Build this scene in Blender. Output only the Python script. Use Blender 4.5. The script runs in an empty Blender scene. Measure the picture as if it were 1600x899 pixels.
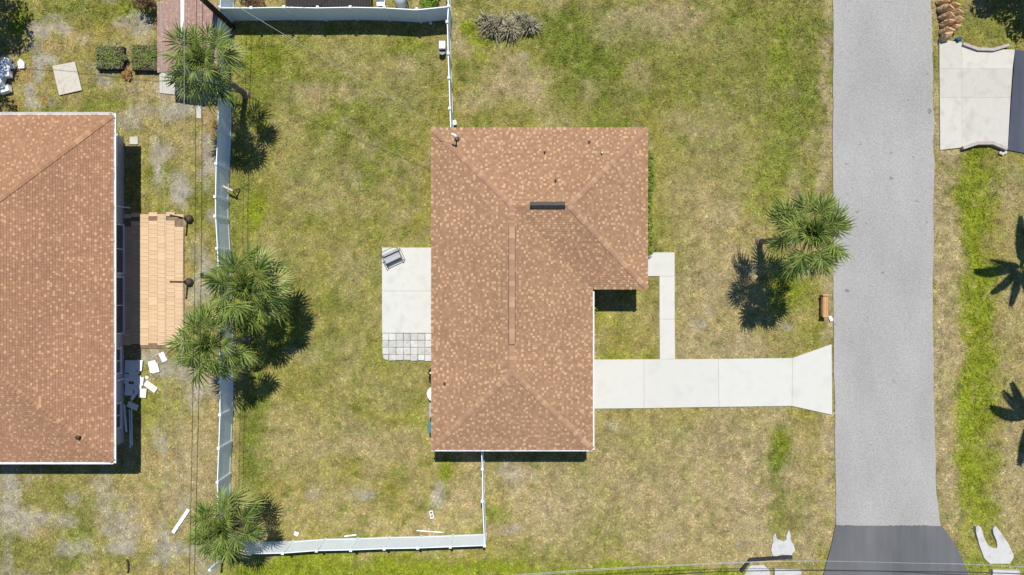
import bpy, math, random
import numpy as np
from mathutils import Vector, Matrix

# ------------------------------------------------------------------ camera
scene = bpy.context.scene
C = scene.collection
R = math.radians
H = 40.0                       # drone height, looking straight down
FPX = 1600 * 24 / 36           # focal length in photo pixels
cam_d = bpy.data.cameras.new('drone_camera')
cam_d.sensor_width = 36; cam_d.lens = 24; cam_d.clip_end = 2000
cam = bpy.data.objects.new('drone_camera', cam_d); C.objects.link(cam)
cam.location = (0, 0, H); cam.rotation_euler = (0, 0, 0)
scene.camera = cam

# ------------------------------------------------------------------ sky, sun, exposure
SUN_D = Vector((-0.045, -0.468, -1.0)).normalized()      # way the light travels
elev = math.asin(-SUN_D.z)
world = bpy.data.worlds.new('World'); scene.world = world; world.use_nodes = True
wn = world.node_tree.nodes; wl = world.node_tree.links
bg = wn['Background']
sky = wn.new('ShaderNodeTexSky'); sky.sky_type = 'NISHITA'; sky.sun_disc = False
sky.sun_elevation = elev; sky.sun_rotation = math.atan2(-SUN_D.x, -SUN_D.y)
sky.air_density = 1.0; sky.dust_density = 0.0; sky.ozone_density = 9.0
wl.new(sky.outputs[0], bg.inputs[0]); bg.inputs[1].default_value = 0.095
sun_d = bpy.data.lights.new('sun', 'SUN'); sun_d.energy = 4.6; sun_d.angle = R(0.53)
sun_d.color = (1.0, 0.95, 0.87)
sun = bpy.data.objects.new('sun', sun_d); C.objects.link(sun)
sun.rotation_euler = SUN_D.to_track_quat('-Z', 'Y').to_euler()
scene.view_settings.view_transform = 'Standard'
scene.view_settings.look = 'None'
scene.view_settings.gamma = 1.0
scene.view_settings.exposure = 0.2
scene.view_settings.use_curve_mapping = False

# ------------------------------------------------------------------ helpers
rng = random.Random(7)

def P(u, v, z=0.0):
    """photo pixel -> world point at real height z"""
    k = (H - z) / FPX
    return Vector(((u - 800) * k, (449.5 - v) * k, z))

def tag(o, label=None, cat=None, group=None, kind=None):
    if label: o['label'] = label
    if cat: o['category'] = cat
    if group: o['group'] = group
    if kind: o['kind'] = kind
    return o

ORG = {}
def thing(name, loc, label=None, cat=None, group=None, kind=None):
    o = bpy.data.objects.new(name, None); C.objects.link(o)
    o.empty_display_size = 0.2
    o.location = loc; ORG[o.name] = Vector(loc)
    return tag(o, label, cat, group, kind)

def org(o):
    return ORG.get(o.name, Vector((0, 0, 0))) if o else Vector((0, 0, 0))

def link(name, me, parent=None, loc=(0, 0, 0), rot=(0, 0, 0), scale=(1, 1, 1)):
    o = bpy.data.objects.new(name, me); C.objects.link(o)
    o.location = loc; o.rotation_euler = rot; o.scale = scale
    o.parent = parent
    return o

def copy_tree(o, parent=None):
    c = o.copy(); C.objects.link(c); c.parent = parent
    for ch in list(o.children): copy_tree(ch, c)
    return c

class MB:
    def __init__(s): s.v = []; s.f = []
    def add(s, vs, fs):
        n = len(s.v); s.v += [tuple(p) for p in vs]; s.f += [tuple(i + n for i in f) for f in fs]; return s
    def box(s, c, size, rz=0.0, rx=0.0, ry=0.0):
        M = Matrix.Translation(c) @ Matrix.Rotation(rz, 4, 'Z') @ Matrix.Rotation(ry, 4, 'Y') @ Matrix.Rotation(rx, 4, 'X')
        a, b, d = size[0] / 2, size[1] / 2, size[2] / 2
        vs = [M @ Vector(p) for p in ((-a,-b,-d),(a,-b,-d),(a,b,-d),(-a,b,-d),(-a,-b,d),(a,-b,d),(a,b,d),(-a,b,d))]
        return s.add(vs, [(3,2,1,0),(4,5,6,7),(0,1,5,4),(1,2,6,5),(2,3,7,6),(3,0,4,7)])
    def bbox(s, c, size, bev=0.01, rz=0.0):
        """box with a bevelled top edge"""
        M = Matrix.Translation(c) @ Matrix.Rotation(rz, 4, 'Z')
        a, b, d = size[0] / 2, size[1] / 2, size[2] / 2
        e = bev
        vs = []
        for (x, y, z) in ((a, b, -d), (a, b, d - e), (a - e, b - e, d)):
            vs += [M @ Vector(p) for p in ((-x,-y,z),(x,-y,z),(x,y,z),(-x,y,z))]
        fs = [(3,2,1,0),(8,9,10,11)]
        for l in (0, 4):
            for i in range(4):
                j = (i + 1) % 4
                fs.append((l+i, l+j, l+4+j, l+4+i))
        return s.add(vs, fs)
    def prism(s, poly, z0, z1, bev=0.0):
        n = len(poly)
        ar = sum(poly[i][0]*poly[(i+1)%n][1]-poly[(i+1)%n][0]*poly[i][1] for i in range(n))
        if ar < 0: poly = poly[::-1]
        vs = [(p[0], p[1], z0) for p in poly] + [(p[0], p[1], z1) for p in poly]
        fs = [tuple(range(n - 1, -1, -1)), tuple(range(n, 2 * n))]
        for i in range(n):
            j = (i + 1) % n
            fs.append((i, j, n + j, n + i))
        return s.add(vs, fs)
    def tube(s, pts, r, n=6, r1=None, cap=True):
        pts = [Vector(p) for p in pts]; m = len(pts)
        r1 = r if r1 is None else r1
        rings = []
        for i, p in enumerate(pts):
            d = (pts[min(i+1, m-1)] - pts[max(i-1, 0)]).normalized()
            a = d.orthogonal().normalized() if abs(d.z) > 0.95 else d.cross(Vector((0,0,1))).normalized()
            if abs(d.z) > 0.95:
                a = Vector((1,0,0)); a = (a - d * a.dot(d)).normalized()
            b = d.cross(a)
            rr = r + (r1 - r) * i / max(1, m - 1)
            rings.append([p + (a * math.cos(2*math.pi*k/n) + b * math.sin(2*math.pi*k/n)) * rr for k in range(n)])
        vs = [q for ring in rings for q in ring]; fs = []
        for i in range(m - 1):
            for k in range(n):
                l = (k + 1) % n
                fs.append((i*n+k, i*n+l, (i+1)*n+l, (i+1)*n+k))
        if cap:
            fs.append(tuple(range(n-1, -1, -1))); fs.append(tuple((m-1)*n + k for k in range(n)))
        return s.add(vs, fs)
    def lathe(s, c, prof, n=16):
        """prof: list of (r, z)"""
        vs = []; fs = []; m = len(prof)
        for (r, z) in prof:
            for k in range(n):
                a = 2*math.pi*k/n
                vs.append((c[0] + r*math.cos(a), c[1] + r*math.sin(a), c[2] + z))
        for i in range(m-1):
            for k in range(n):
                l = (k+1) % n
                fs.append((i*n+k, i*n+l, (i+1)*n+l, (i+1)*n+k))
        fs.append(tuple(range(n-1,-1,-1))); fs.append(tuple((m-1)*n+k for k in range(n)))
        return s.add(vs, fs)
    def mesh(s, name, mat, off=Vector((0,0,0)), smooth=False):
        me = bpy.data.meshes.new(name)
        me.from_pydata([(x-off[0], y-off[1], z-off[2]) for (x, y, z) in s.v], [], s.f)
        if mat: me.materials.append(mat)
        if smooth: me.polygons.foreach_set('use_smooth', [True]*len(me.polygons))
        me.update()
        return me
    def build(s, name, mat, parent=None, smooth=False):
        """geometry given in world coordinates"""
        off = org(parent)
        o = link(name, s.mesh(name, mat, off, smooth), parent)
        if parent: ORG[o.name] = off
        return o

def solo(name, mb, mat, label, cat, group=None, smooth=False, loc=None):
    """a thing that is one mesh; its origin at its base"""
    if loc is None:
        a = np.array(mb.v); loc = Vector((a[:,0].mean(), a[:,1].mean(), a[:,2].min()))
    o = link(name, mb.mesh(name, mat, Vector(loc), smooth), None, loc)
    return tag(o, label, cat, group)

# ---- value noise in numpy, for albedo patches and relief
_tab = np.random.RandomState(11).rand(256, 256)
def vnoise(x, y, sc, off=0):
    x = np.asarray(x) / sc + 37.7 * off + 1000; y = np.asarray(y) / sc + 91.3 * off + 1000
    xi = np.floor(x).astype(int); yi = np.floor(y).astype(int)
    fx = x - xi; fy = y - yi
    fx = fx*fx*(3-2*fx); fy = fy*fy*(3-2*fy)
    g = lambda a, b: _tab[(xi+a) % 256, (yi+b) % 256]
    return (g(0,0)*(1-fx)+g(1,0)*fx)*(1-fy) + (g(0,1)*(1-fx)+g(1,1)*fx)*fy
def fbm(x, y, sc, off=0, n=4):
    t = 0; a = 1; w = 0
    for i in range(n):
        t = t + a*vnoise(x, y, sc/2**i, off+i*3.1); w += a; a *= 0.55
    return t / w

# ------------------------------------------------------------------ materials
def nt(name):
    m = bpy.data.materials.new(name); m.use_nodes = True
    t = m.node_tree; b = t.nodes['Principled BSDF']
    return m, t, b, t.nodes, t.links

def ramp(nodes, stops, interp='LINEAR'):
    r = nodes.new('ShaderNodeValToRGB'); r.color_ramp.interpolation = interp
    e = r.color_ramp.elements
    while len(e) < len(stops): e.new(0.5)
    for el, (p, c) in zip(e, stops):
        el.position = p; el.color = (c[0], c[1], c[2], 1)
    return r

def mat(name, stops, scale=2.0, detail=6, rough=0.8, bump=0.0, bscale=30.0, spec=0.3, speck=0.0, sscale=60.0,
        metal=0.0, coord='Object', objvar=0.0, stretch=(1, 1, 1)):
    """noise-ramped albedo + fine speckle + bump; stops = list of colours"""
    m, t, b, N, L = nt(name)
    tc = N.new('ShaderNodeTexCoord'); out = tc.outputs[coord]
    if coord == 'World':
        pass
    mp = N.new('ShaderNodeMapping'); mp.inputs['Scale'].default_value = stretch
    L.new(out, mp.inputs[0]); out = mp.outputs[0]
    n1 = N.new('ShaderNodeTexNoise'); n1.inputs['Scale'].default_value = scale; n1.inputs['Detail'].default_value = detail
    L.new(out, n1.inputs['Vector'])
    k = len(stops)
    rp = ramp(N, [(0.30 + 0.40*i/max(1, k-1), c) for i, c in enumerate(stops)])
    L.new(n1.outputs[0], rp.inputs[0]); col = rp.outputs[0]
    def mul(col, fac_out, lo, hi):
        mr = N.new('ShaderNodeMapRange'); mr.inputs[3].default_value = lo; mr.inputs[4].default_value = hi
        mr.inputs[1].default_value = 0.25; mr.inputs[2].default_value = 0.75
        L.new(fac_out, mr.inputs[0])
        mx = N.new('ShaderNodeMixRGB'); mx.blend_type = 'MULTIPLY'; mx.inputs[0].default_value = 1
        L.new(col, mx.inputs[1]); L.new(mr.outputs[0], mx.inputs[2]); return mx.outputs[0]
    if speck:
        n2 = N.new('ShaderNodeTexNoise'); n2.inputs['Scale'].default_value = sscale; n2.inputs['Detail'].default_value = 3
        L.new(out, n2.inputs['Vector']); col = mul(col, n2.outputs[0], 1-speck, 1+speck)
    if objvar:
        oi = N.new('ShaderNodeObjectInfo')
        mr = N.new('ShaderNodeMapRange'); mr.inputs[3].default_value = 1-objvar; mr.inputs[4].default_value = 1+objvar
        L.new(oi.outputs['Random'], mr.inputs[0])
        mx = N.new('ShaderNodeMixRGB'); mx.blend_type = 'MULTIPLY'; mx.inputs[0].default_value = 1
        L.new(col, mx.inputs[1]); L.new(mr.outputs[0], mx.inputs[2]); col = mx.outputs[0]
    L.new(col, b.inputs['Base Color'])
    b.inputs['Roughness'].default_value = rough; b.inputs['Metallic'].default_value = metal
    b.inputs['Specular IOR Level'].default_value = spec
    if bump:
        n3 = N.new('ShaderNodeTexNoise'); n3.inputs['Scale'].default_value = bscale; n3.inputs['Detail'].default_value = 4
        L.new(out, n3.inputs['Vector'])
        bp = N.new('ShaderNodeBump'); bp.inputs['Strength'].default_value = bump; bp.inputs['Distance'].default_value = 0.02
        L.new(n3.outputs[0], bp.inputs['Height']); L.new(bp.outputs[0], b.inputs['Normal'])
    return m

M = {}
M['concrete'] = mat('pale_concrete', [(0.501,0.493,0.446),(0.545,0.538,0.488),(0.527,0.519,0.470)], 0.9, 8, .85, .3, 60, .25, .05, 40, objvar=.025)
M['concrete_worn'] = mat('worn_concrete', [(0.410,0.393,0.337),(0.496,0.477,0.416),(0.468,0.449,0.389)], 1.2, 8, .85, .3, 60, .25, .08, 30, objvar=.06)
M['concrete_patio'] = mat('patio_concrete', [(0.490,0.490,0.454),(0.569,0.569,0.520),(0.525,0.525,0.492)], 1.2, 8, .85, .3, 60, .25, .05, 40, objvar=.03)
M['paver'] = mat('grey_paver', [(0.403,0.403,0.385),(0.525,0.525,0.499),(0.473,0.473,0.455)], 2.5, 8, .88, .35, 50, .2, .10, 30, objvar=.14)
M['apron'] = mat('culvert_concrete', [(0.367,0.359,0.350),(0.507,0.499,0.481),(0.455,0.446,0.438)], 2.0, 8, .88, .4, 40, .2, .10, 25)
M['headwall'] = mat('headwall_concrete', [(.33,.30,.27),(.44,.40,.36)], 3, 6, .9, .3, 40, .2, .1, 30)
M['headwall_dark'] = mat('near_black_concrete', [(.022,.023,.028),(.045,.046,.05)], 3, 6, .9, .3, 40, .2, .1, 30)  # near-black tone of the bent low wall and culvert pipes, cause unknown
M['tan_paver'] = mat('tan_paver', [(0.525,0.367,0.219),(0.612,0.438,0.271),(0.578,0.403,0.245)], 3, 6, .88, .3, 50, .2, .08, 30, objvar=.07)
M['dark_gap'] = mat('dark_joint_sand', [(.16,.115,.075),(.24,.175,.115)], 5, 4, .95)
M['white_vinyl'] = mat('white_vinyl', [(.77,.85,.91),(.82,.89,.93)], 0.8, 4, .38, 0, 30, .4, .02, 10, objvar=.02)
M['white_metal'] = mat('white_gutter_paint', [(.76,.76,.77),(.84,.84,.84)], 1, 4, .4, 0, 30, .4)
M['wall_cream'] = mat('cream_stucco', [(.52,.47,.40),(.58,.53,.46)], 2, 6, .9, .5, 80, .2, .05, 60)
M['wall_lilac'] = mat('pale_grey_stucco', [(.40,.38,.40),(.46,.44,.46)], 2, 6, .9, .5, 80, .2, .05, 60)
M['glass'] = mat('window_glass', [(.07,.075,.10),(.10,.10,.13)], 1, 2, .10, 0, 30, .6)
M['white_sheet'] = mat('white_board', [(.74,.75,.77),(.83,.83,.83)], 1.5, 4, .6, 0, 30, .3, .03, 20, objvar=.04)
M['board'] = mat('weathered_board', [(0.403,0.367,0.298),(0.525,0.490,0.420),(0.464,0.429,0.359)], 3, 8, .85, .2, 60, .2, .12, 18)
M['black_metal'] = mat('black_metal', [(.018,.016,.015),(.035,.03,.028)], 6, 4, .5, 0, 30, .4, .1, 40)
M['rust_black'] = mat('rusty_dark_metal', [(.045,.032,.027),(.10,.07,.055)], 8, 4, .65, .2, 60, .3, .1, 40)
M['grey_metal'] = mat('grey_metal', [(.09,.09,.095),(.14,.14,.145)], 6, 4, .45, 0, 30, .5)
M['mesh_seat'] = mat('grey_mesh_seat', [(.33,.34,.355),(.40,.41,.42)], 20, 4, .7, .2, 100, .3)
M['wood_orange'] = mat('orange_pine', [(0.420,0.219,0.088),(0.542,0.315,0.149),(0.481,0.263,0.114)], 3, 6, .75, .2, 40, .25, .12, 20, stretch=(6,1,6))
M['pole_wood'] = mat('creosote_pole', [(.035,.025,.018),(.07,.052,.04)], 3, 6, .9, .4, 30, .15, .2, 40, stretch=(4,4,.4))
M['kraft'] = mat('kraft_paper', [(0.422,0.262,0.131),(0.564,0.373,0.201),(0.504,0.322,0.166)], 3, 5, .85, .35, 14, .15, .08, 20, objvar=.12)
M['blue_plastic'] = mat('blue_plastic', [(.012,.06,.16),(.02,.09,.22)], 4, 4, .45, .2, 20, .4)
M['teal_plastic'] = mat('teal_plastic', [(.03,.16,.19),(.05,.22,.26)], 3, 3, .45, 0, 30, .4)
M['wire_dark'] = mat('dark_cable', [(.02,.018,.016),(.035,.03,.028)], 2, 2, .6)
M['wire_light'] = mat('aluminium_wire', [(.30,.33,.34),(.40,.42,.43)], 2, 2, .4, 0, 30, .5, metal=.3)
M['soil'] = mat('dark_soil', [(.06,.045,.03),(.11,.085,.06)], 8, 5, .95, .5, 40, .1, .2, 40)
M['moss'] = mat('mossy_joint', [(.13,.13,.07),(.22,.21,.13)], 8, 5, .95, .3, 40, .1, .2, 40)
M['black_timber'] = mat('black_bed_frame', [(.02,.02,.024),(.04,.04,.045)], 5, 4, .8)
M['trunk'] = mat('palm_trunk', [(.16,.125,.095),(.28,.23,.18),(.20,.16,.125)], 6, 6, .95, .6, 30, .1, .2, 40, stretch=(1,1,5))
M['bark'] = mat('tree_bark', [(.07,.05,.035),(.13,.10,.075)], 6, 6, .95, .6, 30, .1, .2, 40)
M['petiole'] = mat('palm_petiole', [(.14,.17,.04),(.34,.30,.09)], 4, 3, .6, 0, 30, .3)
M['dead_leaf'] = mat('dead_palm_leaf', [(.12,.09,.07),(.28,.215,.165),(.19,.145,.11)], 4, 4, .9, 0, 30, .1, .15, 30, objvar=.25)
M['asphalt_edge'] = mat('asphalt_side', [(.08,.08,.08),(.12,.12,.12)], 10, 4, .95)
M['pergola'] = mat('dark_shade_roof', [(.028,.024,.024),(.05,.044,.042)], 5, 5, .85, .2, 30, .2, .2, 30, stretch=(6,1,1))

def leaf_mat(name, c1, c2, trans=0.25, rough=.5, spec=.35, ow=.45):
    m, t, b, N, L = nt(name)
    oi = N.new('ShaderNodeNewGeometry')
    ob = N.new('ShaderNodeObjectInfo')
    ad = N.new('ShaderNodeMath'); ad.operation = 'MULTIPLY_ADD'; ad.inputs[1].default_value = 1-ow
    mm = N.new('ShaderNodeMath'); mm.operation = 'MULTIPLY'; mm.inputs[1].default_value = ow
    L.new(ob.outputs['Random'], mm.inputs[0])
    L.new(oi.outputs['Random Per Island'], ad.inputs[0]); L.new(mm.outputs[0], ad.inputs[2])
    rp = ramp(N, [(0.05, c1), (0.95, c2)])
    L.new(ad.outputs[0], rp.inputs[0])
    L.new(rp.outputs[0], b.inputs['Base Color'])
    b.inputs['Roughness'].default_value = rough; b.inputs['Specular IOR Level'].default_value = spec
    if trans:
        tr = N.new('ShaderNodeBsdfTranslucent'); L.new(rp.outputs[0], tr.inputs[0])
        mx = N.new('ShaderNodeMixShader'); mx.inputs[0].default_value = trans
        L.new(b.outputs[0], mx.inputs[1]); L.new(tr.outputs[0], mx.inputs[2])
        L.new(mx.outputs[0], N['Material Output'].inputs[0])
    return m
M['frond'] = leaf_mat('palm_frond', (.028,.068,.012), (.33,.42,.085), .28, .55, .22, .35)
M['frond_pale'] = leaf_mat('yellowing_palm_frond', (.28,.30,.08), (.46,.45,.18), .18, .5, .4)
M['feather'] = leaf_mat('feather_frond', (.06,.11,.03), (.14,.20,.06), .2)
M['leaf'] = leaf_mat('tree_leaf', (.03,.06,.02), (.10,.15,.05), .25)
M['leaf_lime'] = leaf_mat('lime_leaf', (.10,.20,.015), (.34,.44,.05), .3)
M['leaf_red'] = leaf_mat('brown_red_leaf', (.07,.04,.02), (.20,.12,.07), .2)
M['leaf_bed'] = leaf_mat('bed_plant_leaf', (.12,.15,.05), (.36,.36,.18), .25)
M['leaf_straw'] = leaf_mat('dry_orange_leaf', (.30,.17,.06), (.50,.32,.14), .2, .8, .1)
M['clump'] = leaf_mat('grey_green_blade', (.10,.105,.06), (.44,.40,.26), .12, .75, .15)

TABS = {}
def shingle_mat(name, dark, mid, light, frac=.80):
    m, t, b, N, L = nt(name)
    TABS[name] = (dark, mid, light, 1-frac)
    rp = N.new('ShaderNodeAttribute'); rp.attribute_name = 'tint'
    tc = N.new('ShaderNodeTexCoord')
    n = N.new('ShaderNodeTexNoise'); n.inputs['Scale'].default_value = 45; n.inputs['Detail'].default_value = 3
    L.new(tc.outputs['Object'], n.inputs['Vector'])
    n2 = N.new('ShaderNodeTexNoise'); n2.inputs['Scale'].default_value = .35; n2.inputs['Detail'].default_value = 5
    L.new(tc.outputs['Object'], n2.inputs['Vector'])
    mr = N.new('ShaderNodeMapRange'); mr.inputs[1].default_value = .25; mr.inputs[2].default_value = .75; mr.inputs[3].default_value = .82; mr.inputs[4].default_value = 1.18
    L.new(n.outputs[0], mr.inputs[0])
    mr2 = N.new('ShaderNodeMapRange'); mr2.inputs[1].default_value = .3; mr2.inputs[2].default_value = .7; mr2.inputs[3].default_value = .93; mr2.inputs[4].default_value = 1.07
    L.new(n2.outputs[0], mr2.inputs[0])
    mu = N.new('ShaderNodeMath'); mu.operation = 'MULTIPLY'; L.new(mr.outputs[0], mu.inputs[0]); L.new(mr2.outputs[0], mu.inputs[1])
    mx = N.new('ShaderNodeMixRGB'); mx.blend_type = 'MULTIPLY'; mx.inputs[0].default_value = 1
    L.new(rp.outputs[0], mx.inputs[1]); L.new(mu.outputs[0], mx.inputs[2])
    L.new(mx.outputs[0], b.inputs['Base Color'])
    b.inputs['Roughness'].default_value = .9; b.inputs['Specular IOR Level'].default_value = .2
    bp = N.new('ShaderNodeBump'); bp.inputs['Strength'].default_value = .4; bp.inputs['Distance'].default_value = .01
    L.new(n.outputs[0], bp.inputs['Height']); L.new(bp.outputs[0], b.inputs['Normal'])
    return m
M['shingle'] = shingle_mat('brown_shingle', (0.269,0.157,0.088), (0.343,0.204,0.117), (0.518,0.327,0.187), .64)
M['shingle2'] = shingle_mat('neighbour_shingle', (0.289,0.157,0.088), (0.353,0.197,0.114), (0.505,0.306,0.170), .70)
M['shingle3'] = shingle_mat('shed_shingle', (0.303,0.197,0.157), (0.372,0.244,0.197), (0.446,0.308,0.249), .8)
M['deck'] = mat('roof_deck', [(.20,.12,.08),(.24,.15,.10)], 4, 4, .9)
def cap_mat(name, dark, light):
    m, t, b, N, L = nt(name)
    oi = N.new('ShaderNodeObjectInfo')
    rp = ramp(N, [(0, dark), (.7, tuple(d*.7+l*.3 for d, l in zip(dark, light))), (.75, tuple(d*.45+l*.55 for d, l in zip(dark, light))), (1, tuple(d*.15+l*.85 for d, l in zip(dark, light)))])
    L.new(oi.outputs['Random'], rp.inputs[0]); L.new(rp.outputs[0], b.inputs['Base Color'])
    b.inputs['Roughness'].default_value = .9; b.inputs['Specular IOR Level'].default_value = .2
    return m
M['cap'] = cap_mat('ridge_cap_shingle', (0.310,0.180,0.110), (0.468,0.294,0.174))
M['cap2'] = cap_mat('hip_cap_shingle', (0.301,0.163,0.093), (0.477,0.290,0.158))

def tint_mat(name, noise=True, rough=.95, bump=.5):
    m, t, b, N, L = nt(name)
    a = N.new('ShaderNodeAttribute'); a.attribute_name = 'tint'
    col = a.outputs['Color']
    if noise:
        tc = N.new('ShaderNodeTexCoord')
        for sc, lo, hi in ((9, .62, 1.10), (38, .62, 1.16)):
            n = N.new('ShaderNodeTexNoise'); n.inputs['Scale'].default_value = sc; n.inputs['Detail'].default_value = 4
            L.new(tc.outputs['Object'], n.inputs['Vector'])
            mr = N.new('ShaderNodeMapRange'); mr.inputs[1].default_value = .3; mr.inputs[2].default_value = .7; mr.inputs[3].default_value = lo; mr.inputs[4].default_value = hi
            L.new(n.outputs[0], mr.inputs[0])
            mx = N.new('ShaderNodeMixRGB'); mx.blend_type = 'MULTIPLY'; mx.inputs[0].default_value = 1
            L.new(col, mx.inputs[1]); L.new(mr.outputs[0], mx.inputs[2]); col = mx.outputs[0]
        bp = N.new('ShaderNodeBump'); bp.inputs['Strength'].default_value = bump; bp.inputs['Distance'].default_value = .03
        L.new(n.outputs[0], bp.inputs['Height']); L.new(bp.outputs[0], b.inputs['Normal'])
    L.new(col, b.inputs['Base Color'])
    b.inputs['Roughness'].default_value = rough; b.inputs['Specular IOR Level'].default_value = .12
    return m
M['ground'] = tint_mat('lawn_ground')
M['grass'] = tint_mat('grass_blade', False, .7)

def road_mat(name, c1, c2, spk, streak=False):
    m, t, b, N, L = nt(name)
    tc = N.new('ShaderNodeTexCoord')
    def noise(sc, det=4, stretch=None):
        n = N.new('ShaderNodeTexNoise'); n.inputs['Scale'].default_value = sc; n.inputs['Detail'].default_value = det
        src = tc.outputs['Object']
        if stretch:
            mp = N.new('ShaderNodeMapping'); mp.inputs['Scale'].default_value = stretch; L.new(src, mp.inputs[0]); src = mp.outputs[0]
        L.new(src, n.inputs['Vector']); return n.outputs[0]
    rp = ramp(N, [(.32, c1), (.68, c2)])
    L.new(noise(.35, 8, (1.3, .6, 1)), rp.inputs[0]); col = rp.outputs[0]
    def mul(col, f, a, b_, lo, hi):
        mr = N.new('ShaderNodeMapRange'); mr.inputs[1].default_value = a; mr.inputs[2].default_value = b_; mr.inputs[3].default_value = lo; mr.inputs[4].default_value = hi
        L.new(f, mr.inputs[0])
        mx = N.new('ShaderNodeMixRGB'); mx.blend_type = 'MULTIPLY'; mx.inputs[0].default_value = 1
        L.new(col, mx.inputs[1]); L.new(mr.outputs[0], mx.inputs[2]); return mx.outputs[0]
    if spk: col = mul(col, noise(22, 4), .3, .7, 1-spk, 1+spk)
    if streak: col = mul(col, noise(.8, 4, (2.6, .12, 1)), .3, .7, .90, 1.10)
    else: col = mul(col, noise(1.5, 3), .275, .325, .62, 1.0)      # worn dark spots
    L.new(col, b.inputs['Base Color']); b.inputs['Roughness'].default_value = .9; b.inputs['Specular IOR Level'].default_value = .25
    bp = N.new('ShaderNodeBump'); bp.inputs['Strength'].default_value = .5; bp.inputs['Distance'].default_value = .012
    L.new(noise(30, 3), bp.inputs['Height']); L.new(bp.outputs[0], b.inputs['Normal'])
    return m
M['road'] = road_mat('old_pale_asphalt', (0.293,0.287,0.271), (0.339,0.334,0.315), .26)
M['new_asphalt'] = road_mat('new_dark_asphalt', (0.101,0.105,0.110), (0.133,0.136,0.139), .12, True)
M['drive_dark'] = road_mat('blue_grey_drive', (0.048,0.057,0.079), (0.074,0.083,0.109), .10, True)

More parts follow.
